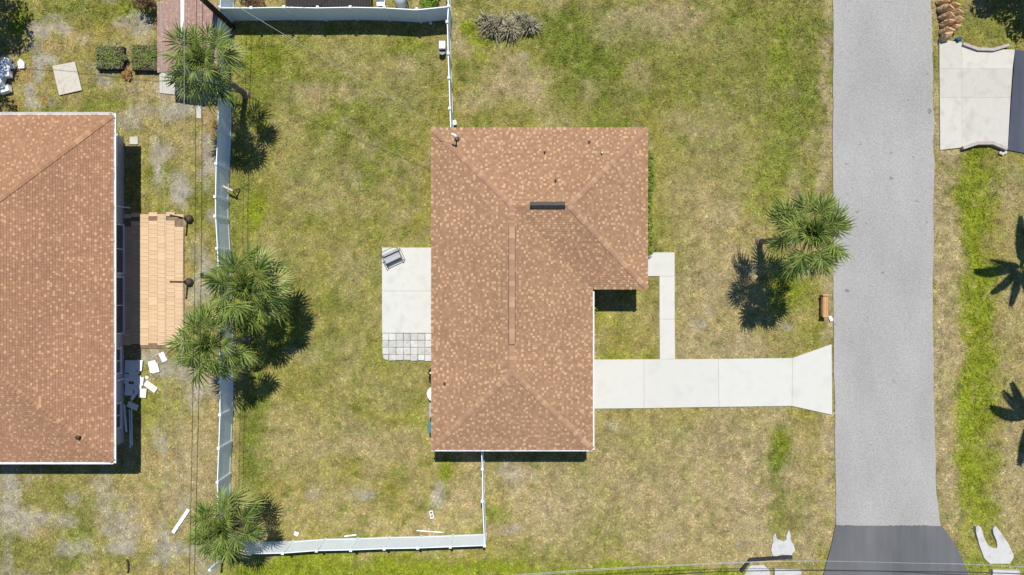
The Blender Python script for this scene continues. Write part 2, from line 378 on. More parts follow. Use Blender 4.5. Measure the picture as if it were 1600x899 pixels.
# ------------------------------------------------------------------ lawn colour field (albedo of dry turf, green turf, bare sand, leaf litter)
DRY = np.array((0.374,0.306,0.123)); MIX = np.array((0.294,0.259,0.060)); GRN = np.array((0.163,0.200,0.028))
LIM = np.array((0.232,0.278,0.019)); SND = 0.97*np.array((0.428,0.392,0.326)); TAN = 1.05*np.array((0.401,0.315,0.182)); LIT = np.array((0.383,0.246,0.093))
PATCH = [  # broad tone of each yard first
 (500,330,170,260,.26,'G'),(520,620,150,160,.18,'G'),(950,90,280,110,.35,'G'),(1200,120,90,150,.30,'G'),(1000,770,230,110,.50,'D'),(1130,500,90,90,.40,'D'),(1120,330,80,110,.22,'D'),(270,720,70,120,.35,'D'),
 # u, v, ru, rv, amount, kind   (photo pixels on the ground)
 (1530,310,23,100,.95,'L'),(1530,460,22,110,.95,'L'),(1529,590,23,110,.95,'L'),(1528,710,24,100,.95,'L'),(1535,800,30,40,.6,'L'),(1545,35,40,30,.5,'G'),(1565,880,40,20,.6,'L'),
 (1520,880,14,20,.5,'L'),(1222,60,13,60,.55,'L'),(1222,160,12,80,.5,'L'),(1250,110,45,120,.35,'G'),(1222,715,12,45,.95,'G'),(1224,690,8,14,.6,'L'),
 (1222,790,12,45,.7,'G'),(1255,800,12,25,.4,'G'),(1190,290,25,45,.5,'L'),(1228,455,32,28,.8,'L'),(1150,130,60,70,.25,'G'),
 (540,888,150,17,1.5,'L'),(470,890,90,14,1.2,'L'),(780,893,150,12,1.1,'L'),(1000,897,130,10,1.1,'L'),(1130,892,60,10,.8,'L'),(640,880,40,20,.6,'L'),
 (900,55,55,40,.75,'G'),(915,90,38,25,.8,'G'),(985,105,70,50,.4,'G'),(940,160,40,30,.4,'G'),(1010,55,40,20,.4,'G'),(860,130,40,30,.2,'G'),
 (732,50,13,16,1,'L'),(748,63,18,5,1,'L'),(722,100,8,8,.7,'G'),(724,126,8,7,.8,'G'),(742,128,6,8,.5,'G'),(757,85,12,14,.4,'L'),(982,186,5,6,.8,'G'),(1000,152,6,6,.7,'G'),
 (395,690,17,80,.9,'G'),(392,640,20,30,.5,'G'),(400,335,11,32,.85,'L'),(425,130,45,40,.6,'G'),(430,75,50,35,.5,'L'),(400,180,20,40,.5,'L'),(385,70,20,20,.6,'L'),
 (640,75,25,15,.5,'L'),(655,95,10,8,.5,'G'),(580,135,18,15,.5,'L'),(560,60,60,25,.3,'L'),(500,110,30,20,.3,'G'),(694,737,7,20,.8,'L'),(420,520,40,60,.3,'L'),(455,480,30,40,.3,'L'),
 (520,470,25,15,.3,'G'),(660,400,20,14,.5,'L'),(635,600,30,25,.3,'G'),(650,650,20,20,.4,'L'),(590,560,40,20,.25,'L'),(775,805,16,12,.5,'L'),(765,800,10,8,.6,'G'),
 (900,770,40,35,.35,'G'),(880,720,40,20,.4,'G'),(950,830,60,20,.3,'G'),(850,870,50,14,.4,'G'),(1020,680,60,20,.25,'G'),(940,490,50,25,.25,'L'),(990,555,60,10,.4,'L'),(1050,380,30,50,.25,'G'),(1100,270,50,40,.2,'G'),
 (150,15,90,24,.7,'G'),(35,28,14,26,.8,'L'),(215,22,30,12,.6,'L'),(250,285,9,16,.8,'L'),(310,300,20,20,.3,'G'),(230,640,30,40,.45,'L'),(270,660,40,40,.3,'L'),(60,870,80,20,.5,'G'),(15,860,20,20,.5,'G'),(220,870,60,12,.4,'G'),(70,770,40,30,.3,'G'),(150,745,40,10,.4,'G'),(300,840,30,10,.3,'G'),
 # bare sand
 (62,46,13,12,.95,'S'),(101,45,10,8,.9,'S'),(85,26,14,5,.6,'S'),(218,42,16,17,1.0,'S'),(190,38,10,8,.5,'S'),(52,75,9,7,.6,'S'),(130,60,7,7,.6,'S'),(60,98,8,12,1,'S'),(76,94,11,8,1,'S'),(60,118,6,8,.8,'S'),(45,140,9,16,.9,'S'),(50,165,14,8,.7,'S'),(78,160,8,6,.5,'S'),
 (10,785,16,55,.8,'S'),(42,818,22,18,.8,'S'),(70,812,12,8,.7,'S'),(108,815,14,10,.55,'S'),(163,765,13,26,.6,'S'),(172,812,12,16,.5,'S'),(200,850,14,14,.8,'S'),(115,780,12,10,.4,'S'),(180,855,14,10,.7,'S'),(255,842,14,8,.5,'S'),(265,860,8,8,.6,'S'),
 (245,255,12,35,.8,'S'),(282,300,14,22,.8,'S'),(325,250,10,35,.7,'S'),(262,235,10,12,.6,'S'),(318,435,16,35,.7,'S'),(300,455,10,20,.5,'S'),(295,168,45,12,.9,'S'),(262,140,14,14,.8,'S'),(300,180,30,10,.6,'S'),(230,555,24,8,.8,'S'),(285,580,22,16,.7,'S'),(303,615,10,22,.7,'S'),(250,585,10,8,.5,'S'),(330,600,12,20,.7,'S'),(160,120,10,10,.6,'S'),(175,105,30,4,.6,'S'),(165,130,12,6,.5,'S'),(195,190,20,10,.5,'S'),
 (800,742,18,16,.7,'S'),(833,748,8,8,.5,'S'),(796,830,14,7,.5,'S'),(686,772,9,16,.75,'S'),(955,665,7,7,.7,'S'),(1093,505,8,6,.8,'S'),(1232,512,7,6,.7,'S'),(1155,848,6,3,.9,'S'),(1105,490,8,8,.3,'S'),(820,85,6,4,.7,'S'),(565,770,20,12,.4,'S'),(490,770,10,10,.4,'S'),(575,775,10,6,.5,'S'),
 # tan thatch
 (815,125,36,28,.8,'D'),(800,95,26,16,.6,'D'),(760,150,25,20,.5,'D'),(1000,40,60,25,.4,'D'),(1040,20,60,20,.6,'D'),(1000,120,18,16,.5,'D'),(915,140,16,18,.4,'D'),(860,800,60,30,.7,'D'),(850,760,50,30,.6,'D'),(930,745,10,8,.6,'D'),(735,760,14,30,.5,'D'),(720,820,30,14,.5,'D'),(730,700,20,20,.3,'D'),(1170,760,30,60,.5,'D'),(1140,680,50,30,.4,'D'),(1240,750,18,18,.5,'D'),(1110,540,60,20,.5,'D'),(1095,450,30,40,.4,'D'),(1150,540,30,20,.4,'D'),(1090,330,30,40,.35,'D'),(1120,200,40,40,.3,'D'),
 (490,140,22,14,.6,'D'),(545,140,16,14,.6,'D'),(500,165,14,10,.5,'D'),(620,130,40,30,.35,'D'),(480,290,40,40,.3,'D'),(560,310,30,20,.25,'D'),(470,700,50,50,.4,'D'),(520,800,60,24,.4,'D'),(600,700,40,30,.35,'D'),(545,570,30,30,.3,'D'),(610,620,30,20,.3,'D'),(300,760,30,60,.5,'D'),(300,700,30,50,.4,'D'),(280,780,20,50,.4,'D'),(710,50,8,20,.7,'D'),(725,70,12,10,.6,'D'),(730,160,20,16,.4,'D'),
 (1294,200,8,230,.7,'D'),(1296,700,8,120,.8,'D'),(1294,480,7,60,.6,'D'),(1464,500,5,260,.8,'D'),(1480,500,14,240,.6,'D'),(1478,300,12,60,.5,'D'),(1485,780,16,60,.5,'D'),(1590,600,20,200,.35,'D'),(1590,800,18,60,.5,'D'),(1590,300,16,50,.5,'D'),(1585,90,15,10,.4,'D'),(1465,30,5,40,.6,'D'),(1265,850,14,40,.6,'D'),(1170,850,30,20,.4,'D'),
 # leaf litter
 (330,178,9,20,.9,'O'),(332,200,7,10,.7,'O'),(38,116,12,9,.9,'O'),(84,70,14,8,.5,'O'),(68,157,6,8,.9,'O'),(200,112,9,10,.8,'O'),(262,150,10,6,.5,'O'),(25,165,8,6,.6,'O'),(290,400,4,60,.4,'O'),(80,120,8,6,.3,'O'),(130,45,60,20,.2,'O'),(246,700,30,30,.15,'O'),
]
KCOL = {'L': LIM, 'G': GRN, 'S': SND, 'D': TAN, 'O': LIT}
def lawn_colour(x, y):
    """-> (n,3) albedo, (n,) bareness"""
    wx = (fbm(x, y, 1.6, 5) - .5) * 42 + (fbm(x, y, .5, 15) - .5) * 20
    wy = (fbm(x, y, 1.6, 8) - .5) * 42 + (fbm(x, y, .5, 18) - .5) * 20
    u = 800 + x*FPX/H; v = 449.5 - y*FPX/H
    g = np.clip((fbm(x, y, 5.5, 1) - .5) * 2.2 + (fbm(x, y, 1.1, 2) - .5) * 1.7 + .50, 0, 1)[:, None]
    col = DRY*(1-g) + MIX*g
    gg = np.clip((fbm(x, y, 2.4, 21) - .57 + .03*np.clip(y/8, -1, 1)) * 4.0, 0, .65)[:, None]
    col = col*(1-gg) + GRN*1.1*gg
    tt = np.clip((fbm(x, y, 1.7, 31) - .60) * 4.5, 0, .6)[:, None]
    col = col*(1-tt) + TAN*tt
    bare = np.zeros(len(x)); lush = np.zeros(len(x))
    mod = .45 + 1.1*fbm(x, y, .8, 41)
    for (pu, pv, ru, rv, a, k) in PATCH:
        w = min(1.0, (ru+rv)/50.0)
        d = ((u + wx*w - pu)/ru)**2 + ((v + wy*w - pv)/rv)**2
        m = d < 3.2
        if not m.any(): continue
        al = np.clip(a * np.clip(1.18 - d[m]*.42, 0, 1)**1.3 * mod[m], 0, .96)[:, None]
        col[m] = col[m]*(1-al) + KCOL[k]*al
        if k in 'LG' and ru < 100: lush[m] = np.maximum(lush[m], al[:, 0])
        if k == 'S': bare[m] = np.maximum(bare[m], al[:, 0])
        if k == 'D': bare[m] = np.maximum(bare[m], al[:, 0]*.25)
    yard = np.clip((-16.6 - x)/.8, 0, 1) * np.clip((fbm(x, y, 1.5, 51) - .63)*5, 0, .6)      # sandy side yard
    col = col*(1-yard[:, None]) + SND*.95*yard[:, None]; bare = np.maximum(bare, yard)
    f1 = np.clip((fbm(x, y, .55, 61, 3) - .5)*2.6, -1, 1)[:, None]; f2 = np.clip((vnoise(x, y, .22, 67) - .5)*2, -1, 1)[:, None]
    mixg = np.clip(.26*f1 + .26*f2, -.6, .6)
    mixg = mixg*(1-.75*lush[:, None])
    wd_ = (vnoise(x, y, .42, 83)*.75 + .25*fbm(x, y, 3.5, 85))
    weed = np.clip((wd_ - .73)*8, 0, .6)[:, None] * (1-np.clip(bare*1.5, 0, 1))[:, None]
    fleck = np.clip((vnoise(x, y, .30, 89) - .86)*8, 0, .5)[:, None]
    col = np.where(mixg > 0, col*(1-mixg) + GRN*mixg, col*(1+mixg) - DRY*1.12*mixg)
    col = col*(1-weed) + GRN*.92*weed
    col = col*(1-fleck) + DRY*1.22*fleck
    col = col * (.95 + .26*((vnoise(x, y, .38, 73)-.5)*1.4)[:, None] + .20*f2)
    return col, bare

def ground_z(x, y):
    z = -.045*fbm(x, y, 2.2, 71, 3) - .01
    u = 800 + x*FPX/H; v = 449.5 - y*FPX/H
    z = z - .34*np.exp(-((u-1530)/24)**2) * np.clip((v-225)/20, 0, 1) * np.clip((850-v)/50, 0, 1)
    z = z - .30*np.exp(-((u-1535)/24)**2) * np.clip((72-v)/20, 0, 1)
    z = z - .22*np.exp(-((u-1223)/16)**2) * np.clip((v-640)/60, 0, 1) * np.clip((850-v)/40, 0, 1)
    return z

def colour_attr(me, col):
    a = me.color_attributes.new('tint', 'FLOAT_COLOR', 'POINT')
    c = np.ones((len(col), 4), np.float32); c[:, :3] = col
    a.data.foreach_set('color', c.ravel())

def grid_mesh(name, xs, ys):
    X, Y = np.meshgrid(xs, ys); nx, ny = len(xs), len(ys)
    x = X.ravel(); y = Y.ravel()
    z = ground_z(x, y)
    i = np.arange((nx-1)*(ny-1)); r = i // (nx-1); c = i % (nx-1)
    a = r*nx + c
    f = np.stack([a, a+1, a+nx+1, a+nx], 1)
    me = bpy.data.meshes.new(name)
    me.vertices.add(len(x)); me.vertices.foreach_set('co', np.stack([x, y, z], 1).astype(np.float32).ravel())
    me.loops.add(f.size); me.loops.foreach_set('vertex_index', f.astype(np.int32).ravel())
    me.polygons.add(len(f)); me.polygons.foreach_set('loop_start', np.arange(0, f.size, 4, dtype=np.int32))
    me.polygons.foreach_set('loop_total', np.full(len(f), 4, np.int32))
    me.update(calc_edges=True)
    me.polygons.foreach_set('use_smooth', np.ones(len(f), bool))
    col, _ = lawn_colour(x, y)
    colour_attr(me, col)
    me.materials.append(M['ground'])
    return me
far = np.array([90, 105, 130, 180, 300, 900.0])
def axis_(m):
    ring = np.arange(m + 1.2, 84, 1.2)
    return np.concatenate([-far[::-1], -ring[::-1], np.arange(-m, m + .01, .16), ring, far])
xs = axis_(36.0); ys = axis_(22.0)
tag(link('ground', grid_mesh('ground', xs, ys)), kind='structure')

# ------------------------------------------------------------------ road
def poly_px(pts, z=0.0):
    return [tuple(P(u, v, z).xy) for (u, v) in pts]
def ragged(pts, amp, step=.35, seed=1):
    """break a px polyline into short, slightly uneven steps (world coords)"""
    rr = random.Random(seed); w = [P(u, v).xy for (u, v) in pts]; out = []
    for a, b in zip(w[:-1], w[1:]):
        n = max(1, int((b-a).length/step))
        d = (b-a).normalized(); nrm = Vector((-d.y, d.x))
        for i in range(n):
            t = i/n; p = a.lerp(b, t)
            off = (vnoise([p.x], [p.y], 1.3, seed)[0]-.5)*2*amp + rr.uniform(-.35, .35)*amp
            out.append(tuple(p + nrm*off))
    out.append(tuple(w[-1])); return out
def strip(name, left, right, z, mat_, m=24, depth=.12):
    """sheet between two ragged edges; each list runs the same way"""
    def resample(pl, n):
        d = [0]
        for a, b in zip(pl[:-1], pl[1:]): d.append(d[-1]+math.dist(a, b))
        out = []
        for i in range(n):
            s = d[-1]*i/(n-1); j = 0
            while j < len(d)-2 and d[j+1] < s: j += 1
            t = (s-d[j])/max(1e-9, d[j+1]-d[j])
            out.append((pl[j][0]+(pl[j+1][0]-pl[j][0])*t, pl[j][1]+(pl[j+1][1]-pl[j][1])*t))
        return out
    n = max(len(left), len(right)); l = resample(left, n); r = resample(right, n)
    mb = MB()
    mb.v = [(p[0], p[1], z-depth) for p in l] + [(p[0], p[1], z) for p in l] + [(p[0], p[1], z) for p in r] + [(p[0], p[1], z-depth) for p in r]
    for i in range(n-1):
        for k in range(3):
            mb.f.append((k*n+i, k*n+i+1, (k+1)*n+i+1, (k+1)*n+i))
    a = Vector(mb.v[n+1])-Vector(mb.v[n]); b = Vector(mb.v[2*n])-Vector(mb.v[n])
    if a.cross(b).z < 0: mb.f = [f[::-1] for f in mb.f]
    mb.f.append((0, n, 2*n, 3*n)); mb.f.append((n-1, 4*n-1, 3*n-1, 2*n-1))
    return mb
rl = ragged([(1301,-900),(1302,0),(1301,300),(1303,600),(1306,780),(1307,822)], .05, .3, 3)
rr_ = ragged([(1452,-900),(1455,0),(1457,60),(1459,250),(1456,450),(1459,600),(1462,770),(1470,823)], .06, .3, 5)
tag(strip('road', rl, rr_, .03, M['road']).build('road', M['road']), kind='structure')
tag(strip('asphalt_seam', ragged([(1305.5,820.5),(1390,821.5),(1471,822.5)], .09, .12, 21), ragged([(1305,829),(1390,830),(1474,829)], .02, .3, 22), .046, M['new_asphalt']).build('asphalt_seam', M['new_asphalt']), kind='structure')
nl = ragged([(1305,821),(1299,850),(1286,899),(1262,960),(1215,1010)], .03, .25, 9)
nr = ragged([(1471,822),(1482,835),(1496,860),(1515,899),(1560,960),(1620,1010)], .05, .25, 10)
tag(strip('new_road_junction', nl, nr, .042, M['new_asphalt']).build('new_road_junction', M['new_asphalt']), kind='structure')
tag(strip('cross_street', ragged([(-1200,1000),(2800,1000)], .04, .6, 12), ragged([(-1200,1170),(2800,1170)], .04, .6, 13), .036, M['new_asphalt']).build('cross_street', M['new_asphalt']), kind='structure')

# ------------------------------------------------------------------ concrete slabs
def slab(poly, parent, mat_, z=.05, depth=.14, gap=.007, name='slab'):
    """polygon in px, shrunk by half a joint, bevelled top edge"""
    w = [Vector(p) for p in poly_px(poly)]
    c = sum(w, Vector((0, 0)))/len(w)
    def shrink(pl, d):
        out = []
        n = len(pl)
        ar = sum(pl[i].x*pl[(i+1)%n].y - pl[(i+1)%n].x*pl[i].y for i in range(n))
        sgn = 1 if ar > 0 else -1
        for i in range(n):
            a, b, e = pl[i-1], pl[i], pl[(i+1) % n]
            d1 = (b-a).normalized(); d2 = (e-b).normalized()
            n1 = Vector((-d1.y, d1.x))*sgn; n2 = Vector((-d2.y, d2.x))*sgn
            bis = (n1+n2); bis = bis/max(.3, bis.dot(n1)) if bis.length > 1e-6 else n1
            out.append(b + bis*d)
        return out
    a = shrink(w, gap/2); b = shrink(w, gap/2+.008)
    n = len(w)
    ar = sum(w[i].x*w[(i+1)%n].y - w[(i+1)%n].x*w[i].y for i in range(n))
    if ar < 0: a = a[::-1]; b = b[::-1]
    mb = MB()
    vs = [(p.x, p.y, z-depth) for p in a] + [(p.x, p.y, z-.008) for p in a] + [(p.x, p.y, z) for p in b]
    fs = [tuple(range(2*n, 3*n))]
    for l in (0, n):
        for i in range(n):
            j = (i+1) % n; fs.append((l+i, l+j, l+n+j, l+n+i))
    mb.add(vs, fs)
    return mb.build(name, mat_, parent)

drive = thing('driveway', P(1100, 600), kind='structure')
for pl in ([(905,562),(1006,561.5),(1006,638),(905,639)], [(1006,561.5),(1122,561),(1123,636),(1006,638)],
           [(1122,561),(1238,559.5),(1237,634.5),(1123,636)], [(1238,559.5),(1299,538),(1300,648.5),(1237,634.5)]):
    slab(pl, drive, M['concrete'])
slab([(906,564),(1237,562),(1296,541),(1297,645),(1237,632),(906,636)], drive, M['dark_gap'], .012, .05, .02, 'joint_bed')
walk = thing('front_walk', P(1042, 480), kind='structure')
for pl in ([(985,395),(1054,394.5),(1054,432),(985,432)], [(1030,432),(1054,432),(1054,499),(1030,499)], [(1030,499),(1054,499),(1054.5,561.2),(1030.5,561.5)]):
    slab(pl, walk, M['concrete'], .056)
opp = thing('opposite_driveway', P(1525, 150), kind='structure')
for pl in ([(1467,62),(1502,67),(1502,108),(1467,108)], [(1502,67),(1529,77),(1553,78),(1585,78),(1581,108),(1502,108)],
           [(1467,108),(1502,108),(1502,153),(1467.5,153)], [(1502,108),(1581,108),(1578,153),(1502,153)],
           [(1467.5,153),(1502,153),(1502,231),(1468,235)], [(1502,153),(1578,153),(1573.5,234),(1552,223),(1528,223),(1502,231)]):
    slab(pl, opp, M['concrete_worn'], .06, .2, .002)
slab([(1585,78),(1700,92),(1700,260),(1573.5,235)], opp, M['drive_dark'], .066, .2, .01, 'dark_slab')  # blue-grey slab at the outer end, much darker than the others

patio = thing('patio', P(635, 470), kind='structure')
slab([(597,387),(690,387),(690,455),(597,455)], patio, M['concrete_patio'], .055)
slab([(597,455),(690,455),(690,520.5),(597,520.5)], patio, M['concrete_patio'], .055)
slab([(598,386),(690,386),(690,562),(598,562)], patio, M['moss'], .026, .05, .06, 'paver_bed')
pu = [597.5,607.5,619,630.5,641.5,653,664,676.5,689]; pv = [521,532,543,554,564]
for i in range(8):
    for j in range(4):
        u0, u1, v0, v1 = pu[i], pu[i+1], pv[j], pv[j+1]
        if j == 3: v1 += rng.uniform(-1.5, .8)
        jit = lambda: rng.uniform(-.35, .35)
        pl = [(u0+.3+jit(), v0+.3+jit()), (u1-.3+jit(), v0+.3+jit()), (u1-.3+jit(), v1-.3+jit()), (u0+.3+jit(), v1-.3+jit())]
        if i == 0 and j == 3: pl = [(598.5,554.6),(607,554.5),(607,563),(602,562),(599,559)]
        slab(pl, patio, M['paver'], .05 + rng.uniform(-.012, .006), .08, .004, 'paver')

# neighbour's tan paver patio: columns of staggered blocks
npat = thing('paver_patio', P(240, 440), kind='structure')
slab([(180,336),(287,336),(287,545),(180,545)], npat, M['dark_gap'], .03, .1, .02, 'paver_bed')
w0 = 13.6; meshcache = {}
k0 = H/FPX
for ci in range(8):
    u0 = 179 + ci*w0; u1 = u0 + w0
    v = 332.5 + (2.6 if ci % 2 else 0) + rng.uniform(-.6, .6)
    end = 547.5 - (3.2 if (ci+1) % 2 else 0)
    first = True
    while v < end - 3:
        h_ = 13.2 if rng.random() < .22 else 6.6
        if v + h_ > end + 2: h_ = 6.6
        key = (h_)
        if key not in meshcache:
            mb = MB(); mb.bbox((0, 0, .03), (w0*k0-.008, h_*k0-.008, .06), .006); meshcache[key] = mb.mesh('paver', M['tan_paver'])
        if not (first is False and (v - 332 < 12 or end - v < 12) and rng.random() < .42):
            p = P((u0+u1)/2, v+h_/2) - npat.location
            link('paver', meshcache[key], npat, (p.x, p.y, .035 + rng.uniform(-.003, .003)), (0, 0, rng.uniform(-.006, .006)))
        v += h_; first = False
# ------------------------------------------------------------------ roofs
def roof_shingles(faces, mat_, parent, seed, expo=.143, lift=.0, name='shingles'):
    """every tab a wedge of its own, laid in courses up each slope; faces: 3D polygons whose first edge is the eave"""
    rr = random.Random(seed); V = []; F = []; T = []; dk, md, lt, pl_ = TABS[mat_.name]
    for poly in faces:
        p = [Vector(q) for q in poly]
        s = (p[1]-p[0]).normalized(); nrm = (p[1]-p[0]).cross(p[2]-p[0]).normalized(); t = nrm.cross(s)
        q = [((a-p[0]).dot(s), (a-p[0]).dot(t)) for a in p]
        tmax = max(b for _, b in q)
        def span(tt):
            xs_ = []
            for (s0, t0), (s1, t1) in zip(q, q[1:]+q[:1]):
                if abs(t1-t0) < 1e-9: continue
                f = (tt-t0)/(t1-t0)
                if -1e-6 <= f <= 1+1e-6: xs_.append(s0+(s1-s0)*f)
            return (min(xs_), max(xs_)) if len(xs_) >= 2 else None
        n = int(tmax/expo); prev = []
        def put(a, b, h): return tuple(p[0] + s*a + t*b + nrm*h)
        for i in range(n+1):
            t0 = i*expo - (.03 if i == 0 else 0); t1 = min((i+1)*expo+.015, tmax-.001)
            A = span(max(t0, 1e-4)); B = span(t1)
            if not A or not B or t1-t0 < .02: continue
            x = A[0] - rr.uniform(0, .25); lo, hi = min(A[0], B[0]), max(A[1], B[1])
            x = lo - rr.uniform(0, .25)
            tj = rr.uniform(-.006, .006); last = False; cur = []
            while x < hi:
                light = rr.random() < (pl_*.25 if last else pl_*1.2)
                if light and rr.random() < .8 and any(abs(x+.08-q_) < .13 for q_ in prev): light = False
                last = light
                if light: cur.append(x+.08)
                w = rr.choice((.11, .13, .16)) if light else rr.choice((.10, .13, .17, .21)); e = x + w - .006
                f_ = rr.random(); cc = [(a_*(1-f_)+b_*f_) for a_, b_ in zip(dk, md)]
                if light: f_ = rr.random()**.7; cc = [(a_*(1-f_)+b_*f_) for a_, b_ in zip(md, lt)]
                a0, a1 = max(x, A[0]), min(e, A[1]); b0, b1 = max(x, B[0]), min(e, B[1])
                x += w
                if a1-a0 < .01 and b1-b0 < .01: continue
                a1 = max(a1, a0+.002); b1 = max(b1, b0+.002)
                h = .022 + rr.uniform(0, .008); dj = tj + rr.choice((0, 0, .0, .012))
                k = len(V)
                V += [put(a0, t0-dj, h), put(a1, t0-dj, h), put(b1, t1, .006), put(b0, t1, .006), put(a0, t0-dj, .0), put(a1, t0-dj, .0)]
                F += [(k, k+1, k+2, k+3), (k+4, k+5, k+1, k)]; T += [cc]*6
            prev = cur
    mb = MB(); mb.v = V; mb.f = F
    o = mb.build(name, mat_, parent); o['kind'] = 'stuff'; colour_attr(o.data, np.array(T))
    return o

def cap_line(a, b, nL, nR, mat_, parent, step=.21, w=.15, up=.028):
    """folded cap shingles, one object each, from a up to b; nL/nR: normals of the slopes either side"""
    a, b = Vector(a), Vector(b); d = (b-a).normalized(); L = (b-a).length
    hz = Vector((0, 0, 1)).cross(d)
    if nL.dot(hz) < nR.dot(hz): nL, nR = nR, nL
    vl = nL.cross(d).normalized(); vr = nR.cross(d).normalized()
    if vl.dot(hz) < 0: vl = -vl
    if vr.dot(hz) > 0: vr = -vr
    ln = step + .06
    mb = MB()
    vs = []
    for (along, h) in ((0, .040), (ln, .006)):
        for off in (vl*w, Vector((0,0,0)), vr*w):
            vs.append(d*along + off + Vector((0,0,h)))
    for off in (vl*w, Vector((0,0,0)), vr*w): vs.append(off - Vector((0,0,.004)))
    mb.add(vs, [(0,3,4,1),(1,4,5,2),(6,0,1,7),(7,1,2,8)])
    me = mb.mesh('ridge_cap', mat_)
    n = int(L/step)
    for i in range(n):
        p = a + d*(i*step) + Vector((0,0,up)) - org(parent)
        link('ridge_cap', me, parent, p)

def deck_mesh(faces, outline, z_top, drop=.17):
    """solid roof body: slopes, fascia and soffit"""
    mb = MB()
    for f in faces: mb.add(f, [tuple(range(len(f)))])
    n = len(outline)
    vs = [(x, y, z_top) for x, y in outline] + [(x, y, z_top-drop) for x, y in outline]
    fs = []
    for i in range(n):
        j = (i+1) % n; fs.append((i, j, n+j, n+i))
    fs.append(tuple(range(n, 2*n)))
    return mb.add(vs, fs)

def normal(f):
    p = [Vector(q) for q in f]; return (p[1]-p[0]).cross(p[2]-p[0]).normalized()

ZE = 2.75
kz = (H-ZE)/FPX
x0, x1, x2 = (674.5-800)*kz, (925.5-800)*kz, (1011.3-800)*kz
y1, ym, y0 = (449.5-200.5)*kz, (449.5-450.5)*kz, (449.5-702)*kz
hw = (x1-x0)/2; ym = y1 - 2*hw; pitch = .315
zr = ZE + hw*pitch; xm = x0+hw; yr = y1-hw
A_,B_,C_,D_,E_,F_ = (x0,y1,ZE),(x2,y1,ZE),(x2,ym,ZE),(x1,ym,ZE),(x1,y0,ZE),(x0,y0,ZE)
R1,R2,R3 = (xm,yr,zr),(x2-hw,yr,zr),(xm,y0+hw,zr)
house = thing('ranch_house', (xm, 0, 0), 'single-storey house with mottled brown shingle hip roof at the centre of the lot', 'house')
faces = [[B_,A_,R1,R2],[C_,B_,R2],[D_,C_,R2,R1],[E_,D_,R1,R3],[F_,E_,R3],[A_,F_,R3,R1]]
roof = deck_mesh(faces, [(p[0],p[1]) for p in (A_,B_,C_,D_,E_,F_)], ZE).build('roof', M['deck'], house)
roof_shingles(faces, M['shingle'], roof, 3, .128)
N_ = [normal(f) for f in faces]
cap_line(A_, R1, N_[5], N_[0], M['cap'], roof); cap_line(B_, R2, N_[0], N_[1], M['cap'], roof)
cap_line(C_, R2, N_[1], N_[2], M['cap'], roof); cap_line(F_, R3, N_[4], N_[5], M['cap'], roof)
cap_line(E_, R3, N_[3], N_[4], M['cap'], roof)
pxr = lambda u, v, z: P(u, v, z)
va = pxr(800, 356, zr).y; vb = pxr(800, 538, zr).y
cap_line((xm, va, zr), (xm, yr, zr), N_[5], N_[3], M['cap'], roof)
cap_line((xm, y0+hw, zr), (xm, vb, zr), N_[5], N_[3], M['cap'], roof)
# shingled ridge vent, long, raised, with open slots along both sides
mb = MB(); mb.box((xm, (va+vb)/2, zr-.01), (.365, va-vb, .09)); mb.build('ridge_vent_slot', M['black_metal'], roof)
cv = MB()
nv = 22
mb = MB(); L_ = (va-vb)/nv
mb.add([(-.155,0,.055),(0,0,.095),(.155,0,.055),(-.155,L_+.03,.045),(0,L_+.03,.085),(.155,L_+.03,.045),(-.155,0,.035),(0,0,.07),(.155,0,.035)],
       [(1,4,3,0),(2,5,4,1),(6,7,1,0),(7,8,2,1)][::1])
vm = mb.mesh('vent_cap', M['cap'])
for i in range(nv):
    link('vent_cap', vm, roof, Vector((xm, vb + i*L_, zr+.005)) - org(roof))
# bare dark vent on the east-west ridge
ua, ub = pxr(828,322,zr).x, pxr(883,322,zr).x
mb = MB(); mb.add([(ua,yr-.20,zr-.03),(ub,yr-.20,zr-.03),(ub,yr+.20,zr-.03),(ua,yr+.20,zr-.03),(ua,yr,zr+.10),(ub,yr,zr+.10),(ua,yr-.18,zr+.035),(ub,yr-.18,zr+.035),(ua,yr+.18,zr+.035),(ub,yr+.18,zr+.035)],
   [(0,1,7,6),(6,7,5,4),(3,8,9,2),(8,4,5,9),(0,6,4,8,3),(1,2,9,5,7)])
o = mb.build('open_ridge_vent', M['black_metal'], roof); o['label'] = 'bare dark ridge vent on the cross ridge'
for i in range(14):
    x = ua + (ub-ua)*(i+.5)/14
    mb = MB().box((x, yr-.095, zr+.075), (.03, .17, .012), 0, R(22)); mb.build('vent_rib', M['black_metal'], o)
def west_z(x): return ZE + (x-x0)*pitch
def north_z(y): return ZE + (y1-y)*pitch
# vent pipes
for (u, v, zz, m_) in ((851,238,3.2,'black_metal'),(940,240,3.2,'white_metal'),(868,282,3.7,'black_metal'),(920.5,222,3.0,'black_metal'),(695,599,3.0,'black_metal')):
    p = P(u, v, zz); zb = north_z(p.y) if v < 400 else west_z(p.x)
    pipe = MB().tube([(p.x,p.y,zb-.05),(p.x,p.y,zb+.28)], .038, 10).build('vent_pipe', M[m_], roof)
    MB().lathe((p.x,p.y,zb), [(.11,-.02),(.10,.02),(.055,.05)], 10).build('flashing', M['deck'], roof)
